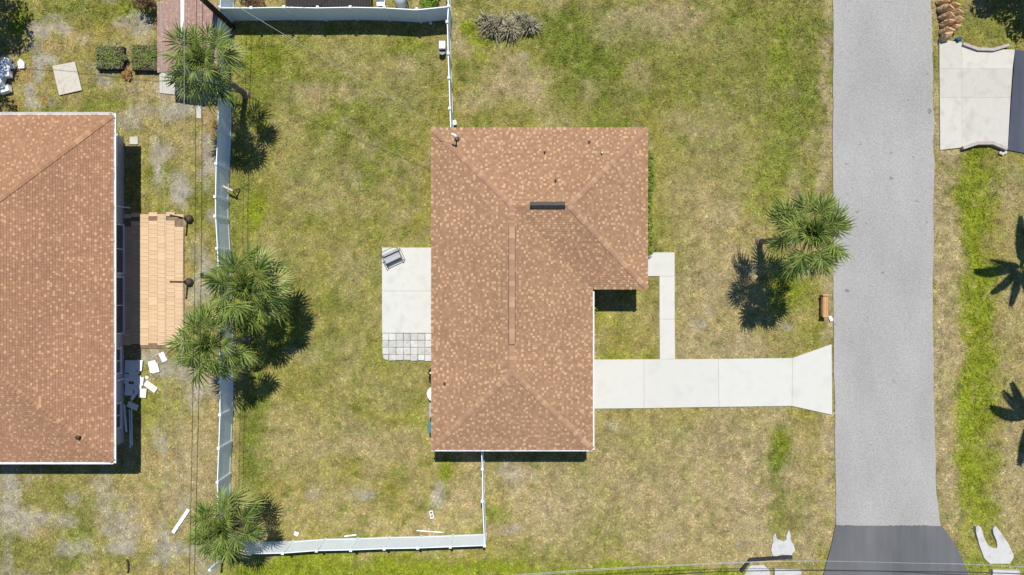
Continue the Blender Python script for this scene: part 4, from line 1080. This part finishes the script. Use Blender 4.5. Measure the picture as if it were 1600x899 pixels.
headwall([(1505.5,68),(1529,76.5),(1553,77.3),(1577.5,70)], .17, -.5, .20, 'headwall', 'low angled concrete headwall along the top of the opposite driveway')
headwall([(1505.5,231),(1528,223.5),(1552,223.3),(1574.5,232.5)], .19, -.55, .22, 'headwall', 'low angled concrete headwall along the bottom of the opposite driveway')
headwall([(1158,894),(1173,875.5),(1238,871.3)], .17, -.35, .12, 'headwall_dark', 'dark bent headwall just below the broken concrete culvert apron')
def apron(poly, z, depth, m_, label, pipe=None):
    mb = MB().prism(poly_px(poly), z-depth, z)
    a = np.array(mb.v); loc = Vector((a[:,0].mean(), a[:,1].mean(), z-depth))
    root = thing('culvert_apron', loc, label, 'culvert')
    mb.build('apron_slab', M[m_], root)
    if pipe:
        p = P(*pipe); MB().tube([(p.x,p.y+.10,z-.32),(p.x,p.y-1.2,z-.36)], .19, 14).build('pipe', M['headwall_dark'], root)
    return root
apron([(1524,823),(1527.4,821),(1531.8,823.7),(1535,834),(1538.4,844),(1543.3,851.8),(1550.5,856),(1556,856.7),(1557.6,853),(1556,844),(1551.6,834),(1550.5,827.5),(1552.7,822),(1556,823),(1563.7,833),(1574.7,849.6),(1582.4,866),(1582.4,871.6),(1577,880.4),(1546,880.4),(1537.3,872.7),(1529.6,851.8),(1524,830.8)],
      .06, .4, 'apron', 'pale U-shaped concrete culvert apron on the right verge', (1550,856))
apron([(1204.7,859.6),(1206,852),(1208,847),(1207.5,841),(1209,836),(1212,833.7),(1212.5,838),(1213.7,841.6),(1218.7,844.4),(1224.4,846),(1228.9,842.7),(1228,838),(1229.4,834.9),(1231,831),(1232.8,828),(1234,832),(1235.6,837),(1235,842),(1236.7,847),(1239,850),(1240.7,854),(1242.4,860.7),(1239,863),(1236.7,867.5),(1221,866.4),(1213,869),(1207.5,868.6)],
      .03, .4, 'apron', 'broken pale concrete culvert apron half covered by grass left of the road', (1223,846))
apron([(1163,899),(1168,889),(1173,884),(1193,883),(1203,891.5),(1204,920),(1160,920)], .0, .3, 'apron', 'pale concrete culvert slab below the dark headwall at the bottom edge')
apron([(1209,888),(1250.5,889),(1251,925),(1209,925)], .16, .4, 'apron', 'square grey concrete drain box at the bottom edge left of the road')
apron([(1548.5,889),(1590.5,890),(1591,925),(1548.5,925)], .16, .4, 'apron', 'square grey concrete drain box at the bottom right corner')

# ------------------------------------------------------------------ small things
def plank(name, a, b, w, t, z, m_, label, cat, group=None, za=None):
    """board from px a to px b"""
    A, B = P(*a), P(*b); d = B-A; c_ = (A+B)/2
    mb = MB().bbox((c_.x,c_.y,z+t/2), (d.length,w,t), .004, math.atan2(d.y,d.x))
    return solo(name, mb, M[m_], label, cat, group)
def sheet(name, u, v, wu, hv, ang, z, label, m_='white_sheet', t=.03, tilt=0.0, cat='board', group=None):
    p = P(u, v); k = H/FPX
    mb = MB().bbox((0,0,t/2), (wu*k, hv*k, t), .004)
    o = link(name, mb.mesh(name, M[m_]), None, (p.x,p.y,z), (tilt, tilt*.6, R(-ang)))
    return tag(o, label, cat, group)
# weathered board sheet on the side yard
mb = MB().prism([tuple(p.xy) for p in (P(83,104),P(118,97),P(129,141.5),P(93.5,149.5))], .02, .07)
solo('board_sheet', mb, M['board'], 'large weathered pale board lying flat on the side yard grass', 'board')
plank('white_plank', (295,796), (270.5,832.5), .20, .06, .0, 'white_vinyl', 'white plank lying on the side yard above the bottom left palm', 'plank')
plank('white_strip', (651,829), (692,832), .05, .03, .0, 'white_vinyl', 'thin white strip lying inside the bottom fence near its right end', 'plank')
plank('white_strip', (538,838), (557,835.5), .06, .04, .0, 'white_vinyl', 'short white strip at the foot of the bottom fence', 'plank')
sheet('white_scrap', 463, 834, 7, 6, 20, .0, 'small white square scrap at the foot of the bottom fence', cat='scrap')
sheet('white_scrap', 673, 37, 4, 4, 10, .05, 'tiny white scrap in the shade of the top fence', cat='scrap')
sheet('white_scrap', 1297.5, 498, 5, 8, -28, .04, 'small white scrap at the left edge of the road', cat='scrap')
sheet('white_scrap', 711, 193, 5, 7, -10, .0, 'white scrap on the grass by the short top fence, above the roof', cat='scrap', t=.25)
plank('stick', (500,143), (498,172), .035, .03, .0, 'wood_orange', 'thin yellow stick lying on the back lawn', 'stick')
# corner post standing alone
cp = P(348, 872); r0 = thing('lone_post', cp, 'white vinyl post standing at the fence corner under the ragged palm', 'post')
MB().bbox((cp.x,cp.y,.86), (.127,.127,1.75), .005).build('shaft', M['white_vinyl'], r0)
MB().lathe((cp.x,cp.y,1.74), [(.09,0),(.09,.03),(.01,.07)], 4).build('post_cap', M['white_vinyl'], r0)
# black hose offcut
A_p = [P(199,874),P(201,880),P(201.5,888),P(200.5,895)]
solo('hose_offcut', MB().tube([p+Vector((0,0,.05)) for p in A_p], .05, 8), M['black_metal'], 'short black pipe lying on the grass at the bottom left', 'pipe')
# cinder block
p = P(675, 803); mb = MB(); a_ = R(-78)
Mx = Matrix.Translation((p.x,p.y,0)) @ Matrix.Rotation(a_, 4, 'Z')
for (cx, cy, sx, sy) in ((0,.085,.44,.035),(0,-.085,.44,.035),(-.2,0,.04,.135),(0,0,.04,.135),(.2,0,.04,.135)):
    q = Mx @ Vector((cx,cy,.1)); mb.box(q, (sx,sy,.2), a_)
solo('cinder_block', mb, M['white_sheet'], 'white two-hole concrete block on the lawn near the bottom fence', 'block')

# scattered white panels beside the neighbour's wall
SH = [(198,573,11,20,2,.01,'white panel at the wall, left end of the top row of panels'),(206,572,11,18,4,.04,'white panel half in shade, second in the top row by the patio'),
      (216,571,9,17,6,.07,'upright sunlit white panel, third in the top row below the patio'),(236,573,12,18,-13,.01,'sunlit white panel lying apart, right of the top row'),(240,575,11,15,-14,.045,'white panel overlapping the one lying right of the top row'),
      (252,558,8.5,15,-26,.01,'small tilted white panel nearest the patio corner'),(195,592,9,15,10,.01,'shaded white panel against the wall by the downspout'),(206,590,14,13,8,.04,'shaded white panel in the middle of the heap'),
      (213,594,10,15,4,.075,'white panel across the shade edge in the heap middle'),(219,596,6,13,8,.05,'narrow sunlit white panel at the right of the heap'),(199,609,13,18,3,.015,'shaded white panel at the lower left of the heap'),
      (212,607,11,15,-24,.05,'twisted shaded white panel near the bottom of the heap'),(221,614,12,14,4,.085,'square sunlit white panel at the bottom of the heap'),(233,604,21,9,36,.03,'long white panel pointing up right out of the heap'),
      (206,634,17,9,22,.10,'white panel lying over the long poles below the heap'),
      (202,581,10,4,30,.11,'thin white sliver lying across the gap under the top row'),(210,583,13,4,-12,.115,'long thin white sliver under the upright sunlit panel'),(196,601,4,12,-20,.06,'thin white sliver against the wall in the heap'),
      (216,603,9,5,50,.12,'small white corner piece on top of the heap'),(207,619,5,12,35,.05,'narrow white offcut just below the heap'),(227,590,5,4,15,.01,'tiny white chip lying right of the heap')]
for (u,v,w_,h2,an,z_,lab) in SH: sheet('white_board', u+3, v, w_, h2, an, z_, lab, tilt=rng.uniform(-.03,.03), group='white panels heaped by the neighbour wall', cat='panel')
for (a_, b_, w_, lab) in (((194.5,632),(198,675),.11,'widest white trim board lying along the wall below the heap'),((203,640),(204.5,700),.06,'long white trim strip lying left of the other long strip'),((206,620),(207,696),.06,'long white trim strip on the outer side below the heap')):
    plank('trim_strip', a_, b_, w_, .04, .02, 'white_sheet', lab, 'strip')
# rubbish at the left edge
RB = [(14,98,12,10,10),(6,110,13,14,-8),(14,108,9,12,5),(22,106,9,6,-12),(8,120,10,9,20),(18,119,9,10,-6),(5,131,12,12,8),(12,142,17,11,-16),(-3,118,10,16,0)]
RL = ['upper blue-white box in the shaded rubbish pile at the left edge','white box at the very left of the rubbish pile','tall white box in the middle of the rubbish pile','small white sheet right in the rubbish pile','white carton low in the middle of the rubbish pile','white carton at the right of the rubbish pile','white box at the lower left of the rubbish pile','bluish sheet at the bottom of the rubbish pile','white bag cut off by the left edge in the rubbish pile']
for (u,v,w_,h2,an), lab in zip(RB, RL): sheet('rubbish_box', u, v, w_, h2, an, rng.uniform(0,.12), lab, t=rng.uniform(.12,.3), tilt=rng.uniform(-.25,.25), cat='rubbish', group='white rubbish pile')
mb = MB().prism([tuple(P(u,v).xy) for u,v in ((29.5,98),(34,93),(40,99),(40,107.5),(31,108))], .02, .12); solo('white_carton', mb, M['white_sheet'], 'sunlit white five-sided carton right of the rubbish pile', 'rubbish')

# raised garden beds
def bed(u0, v0, u1, v1, label, seed, fr=.06):
    rr = random.Random(seed); k = H/FPX; z1 = .36
    a, b = P(u0,v1,z1), P(u1,v0,z1); root = thing('garden_bed', ((a.x+b.x)/2,(a.y+b.y)/2,0), label, 'planter', 'raised garden beds')
    for nm, c_, s in (('side_board',((a.x+b.x)/2,a.y,z1/2-.02),(b.x-a.x+.12,.05,z1-.02)),('side_board',((a.x+b.x)/2,b.y,z1/2-.04),(b.x-a.x+.12,.05,z1-.08)),('end_board',(a.x-.035,(a.y+b.y)/2,z1/2-.05),(.05,b.y-a.y-.052,z1-.09)),('end_board',(b.x+.035,(a.y+b.y)/2,z1/2-.05),(.05,b.y-a.y-.052,z1-.09))):
        MB().bbox(c_, s, .005).build(nm, M['black_timber'], root)
    MB().box(((a.x+b.x)/2,(a.y+b.y)/2,.14), (b.x-a.x-.01,b.y-a.y-.06,.30)).build('soil', M['soil'], root)
    for i in range(64):
        mb = MB(); c_ = Vector((rr.uniform(a.x+.04,b.x-.04), rr.uniform(a.y+.10,b.y-.02), .38))
        leaves(mb, c_, (.20,.20,.09), 44, .055, rr)
        mb.build('plant', M['leaf_lime'] if rr.random() < .28 else M['leaf_bed'], root)
bed(151,73,190,107,'left raised garden bed of mixed plants with black sides',3); bed(207,71,245,109,'right raised garden bed with brighter plants beside the shed',5)
shrub(197, 92, .32, .45, 'low leafy plants growing between the two garden beds', 'leaf_bed', 91, n=300, size=.06, cat='plant')
shrub(200, 115, .42, .2, 'dry orange fern between and below the garden beds', 'leaf_straw', 92, n=320, size=.09, cat='plant')

# torch posts in round bases by the neighbour patio
def post_light(u, v, label):
    p = P(u, v); root = thing('patio_post', p, label, 'post', 'patio posts in round bases')
    MB().lathe(p, [(.22,-.02),(.24,.06),(.22,.20),(.14,.30),(.07,.34)], 18).build('round_base', M['rust_black'], root, True)
    MB().tube([p+Vector((-.12,0,.1)), p+Vector((-.12,0,1.95))], .055, 10, .05).build('shaft', M['rust_black'], root, True)
    MB().lathe(p+Vector((-.12,0,1.93)), [(.055,0),(.07,.03),(.06,.08),(.02,.1)], 10).build('finial', M['rust_black'], root)
post_light(296.5, 342.5, 'dark post in a round base at the upper right of the tan patio')
post_light(296.5, 441, 'dark post in a round base at the middle right of the tan patio')
# narrow black box on the ground between cables
p = P(316.5, 430); solo('black_box', MB().bbox((p.x,p.y,.1), (.1,.22,.2), .01), M['black_metal'], 'tiny black box on the sandy ground left of the largest palm', 'box')

# sawhorse by the long fence
def sawhorse(u, v, rz, label):
    p = P(u, v); root = thing('sawhorse', p, label, 'sawhorse')
    d = Vector((math.cos(rz), math.sin(rz), 0)); n_ = Vector((-d.y, d.x, 0)); t_ = p + Vector((0,0,.78))
    MB().bbox(t_, (.75,.10,.09), .008, rz).build('beam', M['board'], root)
    for s in (-1,1):
        for q in (-1,1): MB().tube([t_+d*s*.3-Vector((0,0,.03)), p+d*s*.36+n_*q*.24], .035, 4).build('leg', M['rust_black'], root)
        MB().tube([p+d*s*.34+n_*-.17+Vector((0,0,.25)), p+d*s*.34+n_*.17+Vector((0,0,.25))], .022, 4).build('brace', M['rust_black'], root)
sawhorse(363.5, 297, R(-25), 'small pale-topped sawhorse beside the long fence')

# white box by the short fence
p = P(692.5, 76); root = thing('hose_box', p, 'white hose box standing by the short top fence', 'box')
MB().bbox((p.x,p.y,.30), (.34,.42,.56), .03).build('case', M['white_sheet'], root); MB().bbox((p.x,p.y,.61), (.37,.45,.06), .02).build('lid', M['white_sheet'], root)
MB().lathe((p.x-.02,p.y-.3,.25), [(.2,-.24),(.2,-.1),(.08,-.08),(.08,.08),(.2,.1),(.2,.14)], 14).build('reel', M['grey_metal'], root)

# patio bench: tubular metal frame with mesh seat
bc = P(615.5, 402.5); bz = R(25)
bench = thing('patio_bench', bc, 'grey metal bench with mesh seat at the corner of the white patio', 'bench')
Mb = Matrix.Translation(bc + Vector((0,0,.055))) @ Matrix.Rotation(bz, 4, 'Z')
tb = lambda pts, r, nm, m_='grey_metal', par=bench: MB().tube([Mb @ Vector(q) for q in pts], r, 6).build(nm, M[m_], par)
W_ = .52
for s in (-1, 1):
    tb([(s*W_,-.42,0),(s*W_,-.36,.42),(s*W_,-.30,.62),(s*W_,.0,.64),(s*W_,.20,.62)], .017, 'arm_frame')
    tb([(s*W_,.34,0),(s*W_,.20,.42),(s*W_,.30,.80)], .017, 'rear_leg')
    tb([(s*(W_+.03),-.44,.015),(s*(W_+.03),.36,.015)], .015, 'runner')
tb([(-W_,.20,.62),(-W_,.34,.86),(-W_*.72,.42,1.0),(0,.44,1.04),(W_*.72,.42,1.0),(W_,.34,.86),(W_,.20,.62)], .018, 'back_hoop')
tb([(-W_,.29,.76),(W_,.29,.76)], .014, 'back_rail')
st = MB()
gx, gy = 8, 4
for i in range(gx+1):
    for j in range(gy+1):
        st.v.append(tuple(Mb @ Vector((-W_+.02+i*(2*W_-.04)/gx, -.20+j*.40/gy, .43-.04*math.sin(math.pi*j/gy)))))
for i in range(gx):
    for j in range(gy): k = i*(gy+1)+j; st.f.append((k, k+gy+1, k+gy+2, k+1))
st.build('seat', M['mesh_seat'], bench, True)
for y_ in (-.21,.21): tb([(-W_,y_,.44),(W_,y_,.44)], .018, 'seat_rail')
for y_, z_ in ((-.37,.30),(-.40,.16)): tb([(-W_,y_,z_),(W_,y_,z_)], .013, 'front_rail')
tb([(-W_,.25,.60),(W_,.25,.60)], .012, 'back_rail')

# things along the left house wall, half under the eave
p = P(679.5, 580); r0 = thing('kettle_grill', p, 'black round kettle grill half under the left eave below the pavers', 'grill')
MB().lathe(p+Vector((0,0,.45)), [(.10,0),(.24,.08),(.29,.20),(.29,.23)], 18).build('bowl', M['black_metal'], r0, True)
MB().lathe(p+Vector((0,0,.685)), [(.30,0),(.29,.05),(.20,.15),(.05,.19)], 18).build('dome_lid', M['black_metal'], r0, True)
MB().lathe(p+Vector((-.16,0,.83)), [(.05,0),(.05,.05),(.03,.06)], 10).build('lid_knob', M['white_metal'], r0)
for k in range(3):
    a_ = k*2.094+.5; MB().tube([p+Vector((.18*math.cos(a_),.18*math.sin(a_),.5)), p+Vector((.30*math.cos(a_),.30*math.sin(a_),0))], .014, 5).build('leg', M['grey_metal'], r0)
p = P(676, 591); solo('black_tub', MB().lathe(p, [(.16,0),(.20,.30),(.21,.32),(.18,.32),(.14,.1)], 14), M['black_metal'], 'small black tub between the grill and the round white table', 'tub', smooth=True)
p = P(681.5, 613); r0 = thing('round_table', p, 'white round patio table half hidden under the left eave', 'table')
MB().lathe(p+Vector((0,0,.70)), [(.42,0),(.45,.01),(.45,.03),(.43,.04)], 26).build('table_top', M['white_sheet'], r0)
MB().tube([p+Vector((0,0,.08)), p+Vector((0,0,.70))], .04, 10).build('pedestal', M['white_metal'], r0)
MB().lathe(p, [(.25,0),(.25,.03),(.06,.10)], 16).build('base', M['white_metal'], r0)
p = P(683.5, 638); r0 = thing('air_conditioner', p, 'grey air conditioner unit half hidden under the left eave', 'air conditioner')
MB().bbox((p.x,p.y,.42), (.80,.80,.74), .03).build('cabinet', M['mesh_seat'], r0); MB().lathe((p.x,p.y,.79), [(.30,0),(.30,.02),(.27,.03),(.02,.035)], 20).build('fan_grille', M['black_metal'], r0)
MB().bbox((p.x,p.y,.03), (.95,.95,.05), .01).build('pad', M['concrete_worn'], r0)
p = P(680, 663); r0 = thing('wheelie_bin', p, 'teal wheeled bin half hidden under the left eave', 'bin')
mb = MB(); mb.add([(p.x+sx*.22,p.y+sy*.24,0) for sx,sy in ((-1,-1),(1,-1),(1,1),(-1,1))]+[(p.x+sx*.28,p.y+sy*.30,.92) for sx,sy in ((-1,-1),(1,-1),(1,1),(-1,1))], [(3,2,1,0),(0,1,5,4),(1,2,6,5),(2,3,7,6),(3,0,4,7)]); mb.build('body', M['teal_plastic'], r0)
MB().bbox((p.x,p.y,.955), (.60,.64,.06), .025).build('lid', M['teal_plastic'], r0)
for s in (-1,1): MB().tube([(p.x+.2,p.y+s*.27,.1),(p.x+.2,p.y+s*.32,.1)], .1, 12).build('wheel', M['black_metal'], r0)

# wooden bench by the road
p = P(1284.5, 477); wb = thing('wooden_bench', p, 'orange wooden bench on the verge beside the road', 'bench')
for i, dx in enumerate((-.09, .0, .09)): MB().bbox((p.x+dx,p.y-.02,.43), (.082,1.16,.035), .006).build('seat_plank', M['wood_orange'], wb)
for s in (-1,1):
    MB().bbox((p.x,p.y-.02+s*.60,.24), (.30,.05,.50), .006).build('end_panel', M['wood_orange'], wb)
    MB().bbox((p.x-.02,p.y-.02+s*.62,.52), (.36,.10,.05), .008).build('arm_rest', M['wood_orange'], wb)
MB().bbox((p.x-.155,p.y-.02,.30), (.03,1.14,.12), .006).build('apron_board', M['wood_orange'], wb)

# paper yard-waste sacks
def sack_mesh(seed, w, d, h):
    rr = random.Random(seed); mb = MB(); n = 14; rings = 7
    for i in range(rings):
        t = i/(rings-1); z = h*t
        pin = 1 if t < .72 else 1-.75*((t-.72)/.28)
        for k in range(n):
            a = 2*math.pi*k/n; c_, s_ = math.cos(a), math.sin(a)
            sq = 1/max(abs(c_), abs(s_))**.6
            j = 1+rr.uniform(-.09,.09)
            mb.v.append((c_*sq*w/2*j*(1 if t < .72 else 1.0-.1*(t-.72)), s_*sq*d/2*j*pin, z+rr.uniform(-.02,.02)))
    for i in range(rings-1):
        for k in range(n): l = (k+1)%n; mb.f.append((i*n+k, i*n+l, (i+1)*n+l, (i+1)*n+k))
    mb.f.append(tuple(range(n-1,-1,-1))); mb.f.append(tuple((rings-1)*n+k for k in range(n)))
    return mb.mesh('sack', M['kraft'])
SK = [sack_mesh(i, .44, .34, .82) for i in range(5)]
SP = [(1467,5,'sack at the top left end of the row of brown paper sacks'),(1480,3,'sack at the top right end of the row of brown paper sacks'),(1469,16,'brown paper sack on the road side, second from the top'),(1482,14,'brown paper sack on the lawn side, second from the top'),
      (1471,28,'brown paper sack on the road side, third from the top'),(1483,26,'brown paper sack on the lawn side, third from the top'),(1473,40,'brown paper sack on the road side, fourth from the top'),(1484,38,'brown paper sack on the lawn side, fourth from the top'),(1473,52,'brown paper sack on the road side, next to last'),(1485,49,'slumped brown paper sack on the lawn side above the blue bag'),(1474,62,'last brown paper sack, leaning at the corner of the opposite driveway')]
for i, (u, v, lab) in enumerate(SP):
    p = P(u, v); s = rng.uniform(.88,1.1)
    o = link('paper_sack', SK[i % 5], None, (p.x,p.y,-.02), (rng.uniform(-.28,.15), rng.uniform(-.15,.3), rng.uniform(-.8,.8)), (s,s,s*rng.uniform(.8,1.0)))
    tag(o, lab, 'sack', 'row of brown paper yard waste sacks')
me = sack_mesh(9, .30, .27, .25); me.materials[0] = M['blue_plastic']
p = P(1495, 63); tag(link('plastic_bag', me, None, (p.x,p.y,.0), (.1,.1,.5)), 'small blue plastic bag at the foot of the paper sacks', 'bag')
for i, (u, v) in enumerate(((1562.5,239.5),(1566,241),(1570,239))):
    p = P(u, v); mb = MB().lathe(p, [(.06,-.05),(.10,.02),(.09,.08),(.03,.11)], 7); solo('stone', mb, M['concrete'], '%s pale stone at the right foot of the lower headwall' % ('left', 'middle', 'right')[i], 'stone', 'pale stones by the headwall')

# beyond the top fence
a, b = P(446,0,1.35), P(577,0,1.35); yb_ = P(0,9.5,1.35).y
pg = thing('pergola', ((a.x+b.x)/2, yb_+1.5, 0), 'dark flat-roofed shelter just behind the top fence', 'pergola')
for i in range(30):
    x_ = a.x + (b.x-a.x)*(i+.5)/30; MB().box((x_, yb_+1.6, 1.33), ((b.x-a.x)/30-.012, 3.2, .05)).build('roof_board', M['pergola'], pg)
for x_ in (a.x+.1, b.x-.1):
    for y_ in (yb_+.1, yb_+3.1): MB().box((x_, y_, .65), (.1,.1,1.30)).build('post', M['pergola'], pg)
p = P(597, 8); ch = thing('garden_chair', p, 'white plastic garden chair behind the top fence', 'chair')
MB().bbox((p.x,p.y,.42), (.48,.46,.05), .02).build('seat', M['white_sheet'], ch); MB().bbox((p.x,p.y+.24,.68), (.46,.05,.52), .02).build('backrest', M['white_sheet'], ch)
for sx in (-1,1):
    for sy in (-1,1): MB().box((p.x+sx*.2,p.y+sy*.19,.2), (.05,.05,.4)).build('leg', M['white_sheet'], ch)
p = P(628, 8); cv_ = thing('covered_grill', p, 'grey covered grill behind the top fence', 'grill')
MB().lathe(p, [(.30,.0),(.34,.3),(.33,.75),(.22,.92),(.04,.97)], 12).build('cover', M['mesh_seat'], cv_, True); MB().tube([p+Vector((.38,-.1,0)), p+Vector((.42,-.1,.85)), p+Vector((.3,.1,.9))], .03, 6).build('handle', M['black_metal'], cv_)

# ------------------------------------------------------------------ turf: short tufts over the whole lawn
rs = np.random.RandomState(5)
NT = 160000
tx = rs.uniform(-33, 33, NT); ty = rs.uniform(-19, 19, NT)
def inside(poly, x, y):
    r = np.zeros(len(x), bool); n = len(poly)
    for i in range(n):
        (ax, ay), (bx, by) = poly[i], poly[(i+1) % n]
        c_ = ((ay > y) != (by > y)) & (x < (bx-ax)*(y-ay)/((by-ay) if by != ay else 1e-9)+ax)
        r ^= c_
    return r
hard = [poly_px(p) for p in (
    [(1305,-400),(1454,-400),(1456,250),(1454,450),(1457,600),(1460,770),(1471,822),(1482,835),(1496,860),(1515,899),(1560,960),(1262,960),(1286,899),(1305,822)],
    [(900,562),(1238,560),(1299,538),(1300,648),(1237,634),(900,638)], [(985,395),(1054,395),(1054,561),(1030,561),(1030,432),(985,432)],
    [(1467,62),(1500,67),(1529,77),(1553,77),(1584,78),(1700,90),(1700,260),(1573,235),(1552,224),(1528,224),(1467,235)],
    [(597.5,387.5),(690,387.5),(690,563),(598,563)], [(180,335),(288,335),(288,546),(180,546)],
    [(249,108),(352,108),(350,157),(321,158),(270,148),(250,146)], [(307,159),(315,159),(314,186),(307,185)], [(203,214),(216,214),(216,226),(203,226)],
    [(83,104),(118,97),(129,141),(94,149)], [(1204,859),(1209,845),(1236,847),(1242,860),(1236,868),(1207,868)], [(1524,826),(1536,826),(1545,854),(1560,854),(1553,824),(1582,866),(1577,880),(1546,880),(1536,872)],
    [(1209,888),(1250,889),(1250,930),(1209,930)], [(1548,889),(1590,890),(1590,930),(1548,930)], [(1163,899),(1173,884),(1193,883),(1203,892),(1203,930),(1160,930)])]
hard += [wp, [(nx0,wy1),(nwx,wy1),(nwx,wy0),(nx0,wy0)], [(a_.x,a_.y) for a_ in (P(152,110),P(190,110),P(190,76),P(152,76))], [(a_.x,a_.y) for a_ in (P(208,112),P(244,112),P(244,74),P(208,74))]]
keep = np.ones(NT, bool)
for pl in hard: keep &= ~inside(pl, tx, ty)
tx, ty = tx[keep], ty[keep]
tcol, tb_ = lawn_colour(tx, ty)
keep = rs.rand(len(tx)) > tb_*.85
tx, ty, tcol = tx[keep], ty[keep], tcol[keep]
nT = len(tx); NB = 4
lush = np.clip((tcol[:,1]-tcol[:,0])*8+.35, .15, 1.2)
jit = rs.uniform(.55, 1.45, nT)[:, None]*(1+rs.uniform(-.13,.13,(nT,3)))
tcol = tcol*jit*1.08
az = rs.uniform(0, 6.283, (nT,NB)); ln = rs.uniform(.06,.17,(nT,NB))*(.8+.35*lush[:,None]); ht = rs.uniform(.02,.085,(nT,NB))*(.6+.7*lush[:,None]); wd = rs.uniform(.009,.022,(nT,NB))
bx = tx[:,None]+rs.uniform(-.05,.05,(nT,NB)); by = ty[:,None]+rs.uniform(-.05,.05,(nT,NB)); bz_ = ground_z(bx.ravel(), by.ravel()).reshape(nT,NB)-.004
dx, dy = np.cos(az), np.sin(az)
v = np.zeros((nT,NB,4,3), np.float32)
v[:,:,0] = np.stack([bx-dy*wd, by+dx*wd, bz_], -1); v[:,:,1] = np.stack([bx+dy*wd, by-dx*wd, bz_], -1)
v[:,:,2] = np.stack([bx+dx*ln*.6+dy*wd, by+dy*ln*.6-dx*wd, bz_+ht], -1); v[:,:,3] = np.stack([bx+dx*ln, by+dy*ln, bz_+ht*.75], -1)
nv_ = nT*NB*4; idx = np.arange(nT*NB, dtype=np.int32)[:,None]*4
tri = np.concatenate([idx+np.array([0,1,2]), idx+np.array([0,2,3])], 1).reshape(-1,3).astype(np.int32)
me = bpy.data.meshes.new('turf')
me.vertices.add(nv_); me.vertices.foreach_set('co', v.ravel())
me.loops.add(tri.size); me.loops.foreach_set('vertex_index', tri.ravel())
me.polygons.add(len(tri)); me.polygons.foreach_set('loop_start', np.arange(0, tri.size, 3, dtype=np.int32)); me.polygons.foreach_set('loop_total', np.full(len(tri), 3, np.int32))
me.update(calc_edges=True)
colour_attr(me, np.repeat(tcol, NB*4, axis=0))
me.materials.append(M['grass'])
tag(link('turf', me), 'short dry and green lawn grass over the yards and verges', 'grass', kind='stuff')
